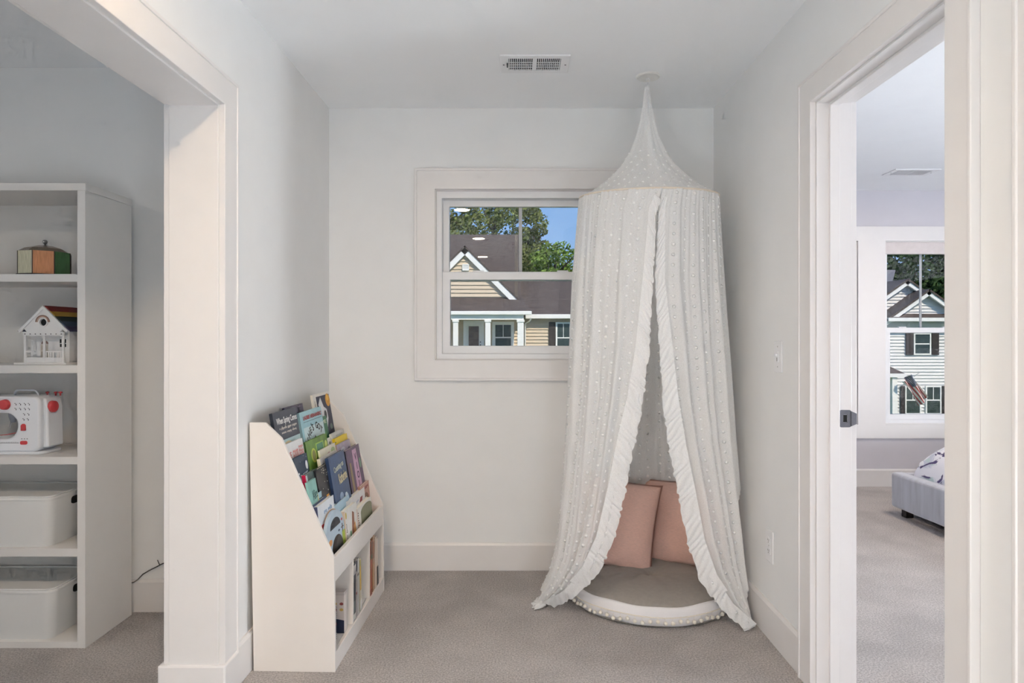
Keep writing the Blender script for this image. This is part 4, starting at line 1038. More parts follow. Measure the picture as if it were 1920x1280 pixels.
    for i in range(7):
        x = X(85.5) + i * (X(113) - X(85.5)) / 6; bm = BM(); box(bm, x - 0.0018, x + 0.0018, y0 + 0.0025, y0 + 0.0055, Z(672), Z(661)); obj('baluster', bm, MW, t)
    bm = BM(); box(bm, X(48), X(115), y0 + 0.002, y0 + 0.007, Z(680.5), Z(671)); obj('porch_skirt', bm, MW, t)
    bm = BM(); box(bm, X(48), X(64), y0 + 0.002, y0 + 0.006, Z(661), Z(658.5)); obj('railing_bar', bm, MW, t)
    yb = y0 + por
    bm = BM(); box(bm, X(65), X(78), yb - 0.003, yb, Z(671.5), Z(646)); dr_ = obj('toy_door', bm, mcol((214, 204, 192), 0.6), t)
    for (pz, pz2) in ((669, 660), (657, 649)):
        for (pa, pb) in ((66.5, 70.5), (72.5, 76.5)):
            bm = BM(); box(bm, X(pa), X(pb), yb - 0.0045, yb - 0.003, Z(pz), Z(pz2)); obj('door_panel', bm, mcol((204, 192, 178), 0.6), dr_)
    arc(X(72.5), Z(645.5), 0.007, 0.0135, yb, mcol((132, 100, 92), 0.6), 'rainbow_arc')
    bm = BM(); ring(bm, rect(X(100), X(115.5), Z(653.5), Z(635)), rect(X(101.5), X(114), Z(651.5), Z(636.5)), 'y', yb - 0.004, yb); wn = obj('toy_window', bm, MW, t)
    bm = BM(); box(bm, X(101.5), X(114), yb - 0.002, yb - 0.0005, Z(651.5), Z(636.5)); obj('pane', bm, M_BLACK, wn)
    bm = BM(); box(bm, X(101.5), X(114), yb - 0.0035, yb - 0.002, Z(645.5), Z(643.8)); box(bm, X(105), X(106.2), yb - 0.0034, yb - 0.002, Z(644), Z(636.5)); box(bm, X(109.5), X(110.7), yb - 0.0034, yb - 0.002, Z(644), Z(636.5)); obj('glazing_bars', bm, MW, wn, kind='stuff')
    xs = X(119)
    bm = BM(); box(bm, xs, xs + 0.003, yb + 0.05, yb + 0.10, Z(654), Z(634)); sw_ = obj('toy_window', bm, MW, t)
    bm = BM(); box(bm, xs + 0.0025, xs + 0.0036, yb + 0.058, yb + 0.074, Z(652), Z(636)); obj('pane', bm, M_BLACK, sw_)
    bm = BM(); box(bm, xs + 0.0025, xs + 0.0036, yb + 0.077, yb + 0.093, Z(652), Z(636)); obj('pane', bm, M_BLACK, sw_)
bird_house()

# toy sewing machine
def sewing_machine():
    y0 = 2.592; k = y0 / F; X = lambda px: (px - CX) * k
    z0 = SZ[2]; Z = lambda py: z0 + (851 - py) * k
    t = thing('toy_sewing_machine', 'white toy sewing machine with coral red dials and a carry handle', 'sewing machine', (X(0), y0 + 0.05, z0))
    MW = mat('white_machine_plastic', (234, 236, 240), 0.32, 0.01, 12); MR = mat('coral_red_plastic', (204, 66, 70), 0.35, 0.03, 20); MG = mcol((120, 124, 130), 0.5)
    dep = 0.115
    x0, x1 = X(-92), X(74); zb, zt = Z(846), Z(742)
    n = 48; cx, cz, r = X(7), Z(797.5), 24.5 * k
    hole = []; outer = []
    rr = rrect(x0, x1, zb, zt, 0.028, 12)
    # throat opening: stadium reaching left under the arm
    hole = rrect(X(-58), cx + r, cz - r, cz + r, r * 0.98, 12)
    bm = BM(); ring(bm, rr, hole, 'y', y0, y0 + dep); body = obj('machine_body', bm, MW, t, bevel=0.010, smooth=40, seg=3)
    bm = BM(); prism(bm, rrect(x0 - 0.004, x1 + 0.016, y0 - 0.004, y0 + dep + 0.008, 0.03, 6), 'z', z0, z0 + 0.012); obj('machine_base', bm, MW, t, bevel=0.003)
    bm = BM(); prism(bm, [(x1 - 0.004, zb + 0.012), (x1 + 0.020, zb + 0.016), (x1 + 0.016, zt - 0.05), (x1 + 0.008, zt - 0.012), (x1 - 0.004, zt - 0.006)], 'y', y0 + 0.022, y0 + dep - 0.004); obj('side_housing', bm, MW, t, bevel=0.008, seg=3)
    M1 = lambda px, py, yy=y0: Matrix.Translation((X(px), yy, Z(py))) @ Matrix.Rotation(R(90), 4, 'X')
    bm = BM(); lathe(bm, [(0, 0.016), (0.016, 0.016), (0.0195, 0.013), (0.0215, 0.0), (0, 0.0)], n=28, M=M1(10, 757)); obj('stitch_dial', bm, MR, t, smooth=40)
    bm = BM(); lathe(bm, [(0, 0.022), (0.018, 0.022), (0.023, 0.018), (0.0245, 0.006), (0.022, 0.0), (0, 0.0)], n=28, M=Matrix.Translation((x1 + 0.008, y0 + 0.05, Z(763))) @ Matrix.Rotation(R(90), 4, 'Y')); obj('hand_wheel', bm, MR, t, smooth=40)
    hp = [(X(8), y0 + 0.055, Z(743)), (X(8), y0 + 0.055, Z(737)), (X(11.5), y0 + 0.055, Z(733)), (X(16), y0 + 0.055, Z(732)), (X(44), y0 + 0.055, Z(732)), (X(49.5), y0 + 0.055, Z(734)), (X(52.5), y0 + 0.055, Z(739)), (X(53), y0 + 0.055, Z(744))]
    bm = BM(); tube(bm, hp, 0.0042, 10); obj('carry_handle', bm, mat('grey_white_handle', (206, 208, 214), 0.4), t, smooth=180)
    for (px, s) in ((60, 1.0), (76, 0.9), (85, 1.1)):
        bm = BM(); lathe(bm, [(0, 0), (0.003, 0), (0.003, 0.010), (0.007 * s, 0.011), (0.007 * s, 0.016), (0, 0.018)], (X(px) * 1.0, y0 + 0.085, zt - 0.004), 12); obj('thread_post', bm, MR, t, smooth=40)
    # printed stitch marks
    bm = BM()
    for row, cols_ in ((756, (29, 37.5, 46.5, 54)), (765, (29, 37.5, 46.5, 54)), (775, (45, 53)), (784.5, (44, 52))):
        for c in cols_:
            box(bm, X(c - 1.4), X(c - 0.2), y0 - 0.0006, y0 + 0.0004, Z(row - 0.2), Z(row - 1.8)); box(bm, X(c + 0.6), X(c + 1.8), y0 - 0.0006, y0 + 0.0004, Z(row + 2.6), Z(row - 0.4))
    obj('stitch_print', bm, mcol((70, 70, 78), 0.6), body, kind='stuff')
    bm = BM(); prism(bm, [(X(40), Z(806)), (X(48.5), Z(806)), (X(48.5), Z(796)), (X(46.5), Z(793)), (X(42.5), Z(793)), (X(40), Z(796))], 'y', y0 - 0.005, y0 + 0.002); obj('power_slider', bm, MR, t, bevel=0.002)
    bm = BM(); prism(bm, rrect(X(38.5), X(51.5), Z(832), Z(825), 0.006), 'y', y0 - 0.004, y0 + 0.002); obj('speed_button', bm, MR, t, bevel=0.0015)
    bm = BM(); box(bm, X(-60), X(36), y0 - 0.0006, y0 + 0.0004, Z(829.6), Z(829.0))
    for i in range(14): box(bm, X(2 + 2.4 * i), X(2.5 + 2.4 * i), y0 - 0.0006, y0 + 0.0004, Z(829), Z(827))
    for c in (41, 46, 51): box(bm, X(c - 1), X(c + 1), y0 - 0.0006, y0 + 0.0004, Z(822), Z(820.6))
    obj('ruler_print', bm, mcol((110, 110, 118), 0.6), body, kind='stuff')
    # presser arm inside the throat
    bm = BM(); lathe(bm, [(0, -0.03), (0.009, -0.03), (0.016, -0.005), (0.018, 0.022), (0, 0.022)], (X(3), y0 + 0.06, Z(780)), 16); obj('presser_housing', bm, mcol((150, 152, 160), 0.5), t, smooth=40)
    bm = BM(); tube(bm, [(X(3), y0 + 0.05, Z(792)), (X(2), y0 + 0.045, Z(803))], 0.002, 6); obj('needle_bar', bm, M_STEEL, t)
    bm = BM(); tube(bm, [(X(-14), y0 + 0.03, Z(817)), (X(4), y0 + 0.026, Z(815)), (X(19), y0 + 0.03, Z(812))], 0.0016, 6); obj('bobbin_thread', bm, MR, t, smooth=180)
    bm = BM(); box(bm, X(18), X(28), y0 + 0.05, y0 + 0.07, Z(782), Z(778)); obj('lever', bm, MR, t, bevel=0.003)
sewing_machine()
# cable on the side-room wall
yw = LRB - 0.006
bm = BM(); tube(bm, [((px - CX) * yw / F, yw - dy, CAMZ - (py - CY) * yw / F) for (px, py, dy) in ((238, 1092, 0.012), (249, 1090, 0.016), (256, 1088, 0.02), (263, 1083, 0.016), (270, 1075, 0.008), (280, 1069, 0.004), (292, 1063, 0.004), (303, 1057, 0.004), (320, 1050, 0.004))], 0.0026, 6)
c = obj('power_cable', bm, mcol((92, 86, 84), 0.6), smooth=180); tag(c, 'thin grey power cable running along the wall above the baseboard behind the bookcase', 'cable')
bm = BM(); tube(bm, [((px - CX) * yw / F, yw - 0.003, CAMZ - (py - CY) * yw / F) for (px, py) in ((300, 1058), (298, 1054), (296, 1049))], 0.0018, 6); obj('cable_tie_end', bm, mcol((92, 86, 84), 0.6), c, smooth=180)

# ---------------------------------------------------------------- bed in the bedroom
def bed():
    M = Matrix.Translation((2.585, 4.45, 0)) @ Matrix.Rotation(R(3.5), 4, 'Z')
    t = thing('bed', 'grey velvet upholstered bed by the bedroom windows', 'bed', M=M)
    MV = mat('grey_velvet', (176, 178, 186), 0.8, 0.16, 7, 0.1, 300, sheen=0.8, stretch=(1, 3, 0.5))
    W, Lg = 1.56, 2.05
    bm = BM(); box(bm, 0, 0.085, -W, 0, 0.063, 0.300); obj('footboard', bm, MV, t, bevel=0.018, seg=3)
    for y in (-0.07, -W):
        bm = BM(); box(bm, 0.08, Lg, y, y + 0.07, 0.063, 0.295); obj('side_rail', bm, MV, t, bevel=0.015, seg=3)
    bm = BM(); box(bm, Lg, Lg + 0.09, -W, 0, 0.063, 1.10); obj('headboard', bm, MV, t, bevel=0.02, seg=3)
    bm = BM(); box(bm, 0.1, Lg - 0.02, -W + 0.08, -0.08, 0.14, 0.19); obj('slat_base', bm, mcol((70, 64, 60), 0.8), t)
    ML = mcol((44, 38, 36), 0.5)
    for (x, y) in ((0.05, -0.09), (0.05, -W + 0.05), (Lg - 0.06, -0.09), (Lg - 0.06, -W + 0.05)):
        bm = BM(); prism(bm, [(x + 0.004, y + 0.004), (x + 0.056, y + 0.004), (x + 0.056, y + 0.056), (x + 0.004, y + 0.056)], 'z', 0, 0.066); obj('leg', bm, ML, t, bevel=0.003)
    bm = BM(); box(bm, 0.12, Lg - 0.02, -W + 0.09, -0.09, 0.19, 0.40); obj('mattress', bm, mcol((236, 236, 238), 0.9), t, bevel=0.04, seg=4)
    # comforter: its own thing, lying on the mattress
    m = bpy.data.materials.new('floral_comforter'); m.use_nodes = True; q = m.node_tree; b = q.nodes['Principled BSDF']; b.inputs['Roughness'].default_value = 0.9
    tc = q.nodes.new('ShaderNodeTexCoord')
    def nz(sc, off, lo, hi, dist=1.5):
        mp = q.nodes.new('ShaderNodeMapping'); mp.inputs['Location'].default_value = off; q.links.new(tc.outputs['Object'], mp.inputs[0])
        n = q.nodes.new('ShaderNodeTexNoise'); n.inputs['Scale'].default_value = sc; n.inputs['Detail'].default_value = 5; n.inputs['Distortion'].default_value = dist
        q.links.new(mp.outputs[0], n.inputs['Vector']); r = q.nodes.new('ShaderNodeValToRGB'); e = r.color_ramp.elements
        e[0].position, e[0].color, e[1].position, e[1].color = lo, (0, 0, 0, 1), hi, (1, 1, 1, 1); q.links.new(n.outputs['Fac'], r.inputs[0]); return r.outputs['Color']
    def mixc(fac, a, c):
        n = q.nodes.new('ShaderNodeMix'); n.data_type = 'RGBA'; q.links.new(fac, n.inputs['Factor'])
        if hasattr(a, 'links'): q.links.new(a, n.inputs[6])
        else: n.inputs[6].default_value = a
        n.inputs[7].default_value = c; return n.outputs[2]
    c1 = mixc(nz(4.5, (3, 1, 2), 0.56, 0.62), s2l(232, 232, 238), s2l(196, 200, 214)); c2 = mixc(nz(5, (7, 4, 0), 0.60, 0.66), c1, s2l(188, 206, 206)); c3 = mixc(nz(5.5, (0.4, 2, 5.2), 0.555, 0.59, 2.5), c2, s2l(74, 66, 104))
    q.links.new(c3, b.inputs['Base Color'])
    def fn(u, v):
        a, bb = 2 * u - 1, 2 * v - 1
        hx, hy = (Lg - 0.12) / 2, (W - 0.13) / 2; cx, cy = 0.098 + hx, -W / 2
        f = (1 - abs(a) ** 9) * (1 - abs(bb) ** 9); f = max(0, f) ** 0.5
        x = cx + hx * a; y = cy + hy * bb
        z = 0.26 + 0.295 * f + 0.012 * math.sin(9 * a + 4 * bb) * f + 0.010 * math.sin(23 * bb + 3 * a) * f + 0.012 * math.sin(31 * a) * (1 - f) * f
        return Vector((x, y, z))
    bm = BM(); grid(bm, 90, 90, fn); o = obj('comforter', bm, m, smooth=180)
    o.matrix_basis = M; tag(o, 'white quilted comforter with purple and pale green print on the bed', 'comforter')
bed()

# ---------------------------------------------------------------- children's book rack
SHM = Matrix.Translation((-0.972, 2.368, 0)) @ Matrix.Rotation(R(-1.7), 4, 'Z'); SHI = SHM.inverted()
SL = 0.766; PT = 0.015
M_RACK = mat('white_lacquered_board', (234, 228, 222), 0.35, 0.01, 10)
rk = thing('book_rack', "white children's book rack with sloping sides, full of picture books", 'book rack', M=SHM)
prof = [(0.0, 0.0), (0.304, 0.0), (0.299, 0.4185), (0.103, 0.858), (0.042, 0.9156), (-0.016, 0.9156)]
for y in (0.0, SL - PT):
    bm = BM(); prism(bm, prof, 'y', y, y + PT); obj('side_panel', bm, M_RACK, rk, bevel=0.0015)
LEAN = 0.176
def plane_x(a, z, ln=None): return a + (0.9 - z) * (LEAN if ln is None else ln)
y0, y1 = PT, SL - PT
bm = BM(); prism(bm, [(0.284, 0.340), (0.299, 0.340), (0.297, 0.415), (0.282, 0.415)], 'y', y0, y1); obj('front_lip', bm, M_RACK, rk, bevel=0.0015)
bm = BM(); box(bm, 0.005, 0.298, y0, y1, 0.326, 0.341); obj('middle_shelf', bm, M_RACK, rk, bevel=0.001)
bm = BM(); box(bm, 0.005, 0.285, y0, y1, 0.052, 0.067); obj('bottom_shelf', bm, M_RACK, rk, bevel=0.001)
bm = BM(); box(bm, 0.286, 0.302, y0, y1, 0.0, 0.067); obj('kick_board', bm, M_RACK, rk, bevel=0.0015)
bm = BM(); box(bm, 0.002, 0.010, y0, y1, 0.05, 0.60); obj('back_panel', bm, M_RACK, rk)
DIV = (0.246, 0.505)
for y in DIV:
    bm = BM(); box(bm, 0.010, 0.298, y, y + 0.013, 0.067, 0.326); obj('divider', bm, M_RACK, rk, bevel=0.001)
for (a, zt, zb) in ((0.028, 0.84, 0.56), (0.072, 0.70, 0.48), (0.104, 0.63, 0.42), (0.128, 0.56, 0.341)):
    bm = BM(); prism(bm, [(plane_x(a, zb), zb), (plane_x(a, zt), zt), (plane_x(a, zt) + 0.005, zt), (plane_x(a, zb) + 0.005, zb)], 'y', y0, y1); obj('tier_back', bm, M_RACK, rk)
    bm = BM(); box(bm, plane_x(a, zb), plane_x(a, zb) + 0.034, y0, y1, zb - 0.005, zb); obj('tier_ledge', bm, M_RACK, rk)

M_PAGE = mat('book_pages', (240, 234, 220), 0.8, 0.05, 150, stretch=(1, 12, 1))
def hit(px, py, a, ln=LEAN):
    """shelf-frame y and z where the sight line meets a row of leaning books"""
    o = SHI @ Vector((0, 0, CAMZ)); d = SHI.to_3x3() @ Vector(((px - CX) / F, 1.0, -(py - CY) / F))
    t = (a + 0.9 * ln - o.x - ln * o.z) / (d.x + ln * d.z); q = o + d * t
    return q.y, q.z
GR = 'picture books in the rack'
def patch(root, kind, rgb, *a, n=0.0009, name='cover_print'):
    bm = BM(); y = -n
    if kind == 'rect': pts = rect(*a)
    elif kind == 'ell': pts = circ(a[0], a[1], a[2], 20, a[3])
    elif kind == 'poly': pts = a[0]
    elif kind == 'arc':
        cx, cz, r0, r1, t0, t1 = a
        pts = [(cx + r1 * math.cos(R(t0 + (t1 - t0) * i / 10)), cz + r1 * math.sin(R(t0 + (t1 - t0) * i / 10))) for i in range(11)] + [(cx + r0 * math.cos(R(t1 + (t0 - t1) * i / 10)), cz + r0 * math.sin(R(t1 + (t0 - t1) * i / 10))) for i in range(11)]
    prism(bm, pts, 'y', y, 0.0002); return obj(name, bm, mcol(rgb, 0.45), root)
def letters(root, s, rgb, x, z, size, width=None, rot=0.0, n=0.0013, bold=0.0):
    me = text_mesh(s, size, bold=bold); me.materials.clear(); me.materials.append(mcol(rgb, 0.5))
    xs = [v.co.x for v in me.vertices]; wd = (max(xs) - min(xs)) if xs else 1
    cxm = (max(xs) + min(xs)) / 2 if xs else 0
    sc = (width / wd) if width else 1.0
    me.transform(Matrix.Translation((x, -n, z)) @ Matrix.Rotation(R(-rot), 4, 'Y') @ Matrix.Scale(sc, 4, (1, 0, 0)) @ Matrix.Translation((-cxm, 0, 0)))
    o = bpy.data.objects.new('lettering', me); col.objects.link(o); o.parent = root; return o
def marks(root, rgb, x0, x1, z, size, words=(3, 6, 5), vert=False, n=0.0012):
    """a line of writing too small to read: short strokes grouped like words"""
    tot = sum(words) + len(words) - 1; st = (x1 - x0) / tot; bm = BM(); k = 0
    rn = random.Random(int(z * 1e5) + tot)
    for w_ in words:
        for c in range(w_):
            a = x0 + k * st; hh = size * rn.choice((0.55, 0.6, 1.0, 0.6)); lo = -size * rn.choice((0, 0, 0, 0.25))
            q = (a + st * 0.12, a + st * 0.62)
            if vert: box(bm, z + lo, z + hh, -n, 0.0002, q[0], q[1])
            else: box(bm, q[0], q[1], -n, 0.0002, z + lo, z + hh)
            k += 1
        k += 1
    return obj('small_print', bm, mcol(rgb, 0.5), root, kind='stuff')
def book(label, a, tl, tr, h, th, rgb, spine=None, pages=True, group=GR, tilt=0.0, amt=0.06, ymax=SL - PT - 0.004, ln=LEAN):
    ya, za = hit(tl[0], tl[1], a, ln); yb, _ = hit(tr[0], tr[1], a, ln)
    ya = max(ya, PT + 0.004); yb = min(yb, ymax); w = max(0.03, yb - ya)
    la = math.atan(ln)
    zb = za - h * math.cos(la)
    if zb < 0.345: h = (za - 0.345) / math.cos(la); zb = 0.345
    M = SHM @ Matrix.Translation((plane_x(a, zb, ln), ya, zb)) @ Matrix.Rotation(R(90), 4, 'Z') @ Matrix.Rotation(-la, 4, 'X') @ Matrix.Rotation(R(tilt), 4, 'Y')
    t = thing('picture_book', label, 'book', M=M, group=group)
    bt = 0.0022
    cm = mat('cover_%02x%02x%02x' % rgb, rgb, 0.38, amt, 22); sm = mat('cover_%02x%02x%02x' % (spine or rgb), spine or rgb, 0.4, amt, 22)
    bm = BM(); box(bm, 0, w, 0, bt, 0, h); obj('front_cover', bm, cm, t, bevel=0.0006)
    bm = BM(); box(bm, 0, w, th - bt, th, 0, h); obj('back_cover', bm, cm, t)
    bm = BM(); box(bm, -0.0012, bt, 0, th, 0, h); obj('spine', bm, sm, t, bevel=0.0008)
    bm = BM(); box(bm, bt, w - 0.004, bt, th - bt, 0.003, h - 0.003); obj('page_block', bm, M_PAGE, t)
    t['_w'] = w; t['_h'] = h
    W_[t.name] = (w, h); del t['_w']; del t['_h']
    return t, w, h
W_ = {}
# back tier
t, w, h = book('dark purple picture book peeking up behind the grey spring book', 0.040, (533, 764.5), (567, 755), 0.29, 0.010, (58, 52, 74))
marks(t, (120, 112, 128), w * 0.12, w * 0.9, h * 0.955, 0.008, (4, 7, 6))
t, w, h = book('charcoal grey picture book with white lettering above a pale sunny picture', 0.064, (510, 775), (554.5, 765), 0.29, 0.012, (62, 68, 80), spine=(30, 36, 48))
patch(t, 'rect', (176, 202, 204), 0.012, w - 0.004, 0.004, h * 0.62); patch(t, 'ell', (232, 214, 176), w * 0.42, h * 0.53, w * 0.18, h * 0.06, n=0.0011)
patch(t, 'poly', (158, 98, 66), [(w * 0.62, h * 0.32), (w * 0.86, h * 0.32), (w * 0.88, h * 0.40), (w * 0.82, h * 0.55), (w * 0.76, h * 0.56), (w * 0.72, h * 0.42)], n=0.0012)
patch(t, 'ell', (124, 52, 44), w * 0.70, h * 0.36, w * 0.13, h * 0.045, n=0.0014)
letters(t, 'When Spring Comes', (240, 240, 238), w * 0.53, h * 0.87, 0.034, w * 0.86, bold=0.0004)
marks(t, (196, 192, 184), w * 0.18, w * 0.92, h * 0.76, 0.011, (1, 7, 5, 6)); marks(t, (196, 192, 184), w * 0.24, w * 0.88, h * 0.70, 0.010, (6, 6, 6))
t, w, h = book('green story book half hidden behind the pale blue book', 0.054, (585, 788), (612, 783), 0.25, 0.010, (46, 116, 82))
letters(t, 'TIME', (232, 240, 214), w * 0.66, h * 0.90, 0.024, w * 0.5); patch(t, 'ell', (78, 142, 92), w * 0.7, h * 0.66, w * 0.16, h * 0.08)
t, w, h = book('pale blue picture book with a red author line and curved black title', 0.066, (560.5, 774.5), (602, 766), 0.28, 0.013, (158, 202, 212), spine=(128, 160, 168))
patch(t, 'rect', (206, 226, 230), 0.02, w - 0.006, 0.03, h * 0.76); letters(t, 'LAURIE HERNANDEZ', (168, 62, 62), w * 0.54, h * 0.90, 0.022, w * 0.84, bold=0.0006)
patch(t, 'rect', (84, 104, 116), w * 0.12, w * 0.95, h * 0.838, h * 0.844)
for (c, fx, fz, ro) in (('S', 0.20, 0.56, 40), ('H', 0.27, 0.635, 30), ('E', 0.36, 0.69, 22), ("'", 0.425, 0.735, 14), ('S', 0.47, 0.72, 8), ('G', 0.64, 0.735, -8), ('O', 0.74, 0.70, -22), ('T', 0.83, 0.645, -36)):
    letters(t, c, (28, 30, 38), w * fx, h * fz, 0.040, None, ro, bold=0.0008)
patch(t, 'poly', (150, 78, 56), [(w * 0.46, h * 0.24), (w * 0.56, h * 0.24), (w * 0.72, h * 0.52), (w * 0.68, h * 0.53), (w * 0.56, h * 0.42), (w * 0.46, h * 0.42), (w * 0.36, h * 0.50), (w * 0.33, h * 0.48)], n=0.0012)
patch(t, 'poly', (44, 26, 24), [(w * 0.47, h * 0.42), (w * 0.56, h * 0.42), (w * 0.56, h * 0.55), (w * 0.52, h * 0.60), (w * 0.48, h * 0.55)], n=0.0014)
t, w, h = book('tall navy space picture book with white border, sun and astronaut helmet', 0.046, (586, 740.5), (630, 736.5), 0.36, 0.012, (238, 234, 226), spine=(226, 220, 208))
patch(t, 'rect', (38, 40, 66), 0.035, w - 0.008, 0.008, h * 0.965); patch(t, 'ell', (214, 152, 40), w * 0.84, h * 0.89, w * 0.14, h * 0.085, n=0.0012); patch(t, 'ell', (236, 190, 74), w * 0.84, h * 0.92, w * 0.07, h * 0.04, n=0.0014)
patch(t, 'poly', (224, 224, 226), [(w * 0.22, h * 0.86), (w * 0.40, h * 0.95), (w * 0.54, h * 0.80), (w * 0.38, h * 0.68)], n=0.0012)
patch(t, 'poly', (214, 216, 220), [(w * 0.42, h * 0.70), (w * 0.52, h * 0.82), (w * 0.68, h * 0.78), (w * 0.70, h * 0.66), (w * 0.56, h * 0.54), (w * 0.46, h * 0.60)], n=0.0013); patch(t, 'ell', (26, 28, 36), w * 0.56, h * 0.715, w * 0.075, h * 0.055, n=0.0016)
patch(t, 'poly', (178, 72, 50), [(w * 0.34, h * 0.50), (w * 0.44, h * 0.50), (w * 0.44, h * 0.62), (w * 0.36, h * 0.62)], n=0.0012); patch(t, 'ell', (96, 118, 108), w * 0.80, h * 0.54, w * 0.08, h * 0.04, n=0.0012)
letters(t, 'GE', (240, 226, 206), w * 0.80, h * 0.335, 0.060, w * 0.30, 4, bold=0.001); letters(t, 'A', (240, 226, 206), w * 0.52, h * 0.34, 0.055, None, bold=0.001)
marks(t, (120, 100, 80), h * 0.76, h * 0.92, w * 0.05, 0.008, (4, 4), vert=True); patch(t, 'ell', (206, 140, 60), w * 0.065, h * 0.70, 0.009, 0.010)
# second tier
t, w, h = book('white picture book with pale red hand-drawn letters beside the sloping side', 0.092, (530, 836), (567, 824), 0.26, 0.011, (226, 228, 228))
letters(t, 'THE', (206, 132, 128), w * 0.18, h * 0.82, 0.034, w * 0.24, bold=0.0006); letters(t, 'GOOD', (206, 132, 128), w * 0.52, h * 0.80, 0.052, w * 0.30, bold=0.001); letters(t, 'EGG', (206, 132, 128), w * 0.83, h * 0.83, 0.052, w * 0.22, bold=0.001)
patch(t, 'poly', (120, 136, 92), [(w * 0.4, h * 0.55), (w * 0.62, h * 0.55), (w * 0.56, h * 0.63), (w * 0.5, h * 0.60), (w * 0.45, h * 0.64)])
t, w, h = book('slim white book showing a corner beside the green jungle book', 0.084, (600, 829), (620.5, 823), 0.22, 0.008, (226, 226, 222))
patch(t, 'ell', (120, 128, 130), w * 0.85, h * 0.90, w * 0.08, h * 0.03)
t, w, h = book('leafy green and yellow jungle picture book with a framed title', 0.098, (572, 829.5), (612.5, 818), 0.27, 0.013, (94, 132, 52), spine=(58, 92, 40), amt=0.25)
patch(t, 'rect', (164, 196, 92), w * 0.42, w * 0.78, h * 0.70, h * 0.92); patch(t, 'rect', (92, 142, 112), w * 0.45, w * 0.75, h * 0.72, h * 0.90, n=0.0012); patch(t, 'ell', (178, 190, 82), w * 0.28, h * 0.76, w * 0.11, h * 0.11); patch(t, 'ell', (128, 126, 74), w * 0.28, h * 0.76, w * 0.08, h * 0.08, n=0.0012)
patch(t, 'ell', (204, 214, 120), w * 0.90, h * 0.82, w * 0.06, h * 0.08); patch(t, 'poly', (206, 184, 36), [(w * 0.50, h * 0.40), (w * 0.72, h * 0.44), (w * 0.92, h * 0.66), (w * 0.70, h * 0.66), (w * 0.48, h * 0.62)]); patch(t, 'poly', (44, 96, 104), [(w * 0.22, h * 0.10), (w * 0.95, h * 0.10), (w * 0.95, h * 0.30), (w * 0.22, h * 0.36)])
patch(t, 'poly', (52, 84, 34), [(w * 0.62, h * 0.34), (w * 0.98, h * 0.34), (w * 0.98, h * 0.56), (w * 0.84, h * 0.50)], n=0.0012); patch(t, 'ell', (118, 176, 110), w * 0.20, h * 0.46, w * 0.12, h * 0.10)
t, w, h = book('pale grey picture book standing behind the bright yellow one', 0.088, (621.5, 813.5), (645, 804), 0.22, 0.012, (206, 208, 206), spine=(232, 226, 214))
patch(t, 'rect', (170, 176, 176), w * 0.3, w * 0.85, h * 0.90, h * 0.94); patch(t, 'ell', (188, 196, 196), w * 0.5, h * 0.80, w * 0.25, h * 0.05)
t, w, h = book('bright yellow picture book with a checked yellow spine', 0.100, (627.5, 823), (650.5, 814), 0.20, 0.012, (232, 204, 28), spine=(214, 184, 30), amt=0.02)
for i in range(6): patch(t, 'rect', (92, 84, 40), 0.002, 0.010, h * (0.90 - 0.08 * i), h * (0.93 - 0.08 * i))
# third tier
t, w, h = book('dark navy winter picture book with white snow lettering', 0.120, (546, 862), (575, 852), 0.26, 0.010, (36, 56, 78), amt=0.2)
letters(t, 'Snow', (232, 236, 240), w * 0.48, h * 0.70, 0.052, w * 0.72, 4, bold=0.0012); patch(t, 'ell', (226, 226, 230), w * 0.86, h * 0.83, w * 0.08, h * 0.065)
rnd = random.Random(2)
for i in range(16): patch(t, 'ell', (170, 190, 206), w * rnd.uniform(0.1, 0.95), h * rnd.uniform(0.35, 0.98), 0.0014, 0.0014)
t, w, h = book('cream picture book with scattered pastel watercolour figures', 0.112, (599, 844.5), (628, 831), 0.24, 0.008, (228, 224, 204), spine=(236, 236, 206))
for (c, fx, fz, rx, rz) in (((190, 178, 206), 0.22, 0.80, 0.14, 0.07), ((206, 172, 166), 0.52, 0.84, 0.12, 0.06), ((176, 196, 146), 0.80, 0.90, 0.12, 0.05), ((150, 156, 176), 0.38, 0.72, 0.10, 0.05)): patch(t, 'ell', c, w * fx, h * fz, w * rx, h * rz)
t, w, h = book('lilac picture book with a small white ghostly circle', 0.114, (631, 835), (655.5, 825), 0.22, 0.010, (192, 180, 196), spine=(206, 176, 160), amt=0.15)
patch(t, 'ell', (224, 224, 232), w * 0.40, h * 0.85, w * 0.16, h * 0.06); patch(t, 'ell', (96, 84, 112), w * 0.85, h * 0.80, w * 0.10, h * 0.05)
t, w, h = book('plain cream book with dark grass print below the pastel figure book', 0.130, (600, 860.5), (632, 847), 0.22, 0.014, (222, 218, 214), spine=(236, 228, 206))
patch(t, 'poly', (92, 94, 108), [(w * 0.3, h * 0.60), (w * 0.7, h * 0.60), (w * 0.64, h * 0.78), (w * 0.56, h * 0.68), (w * 0.46, h * 0.80), (w * 0.40, h * 0.68)])
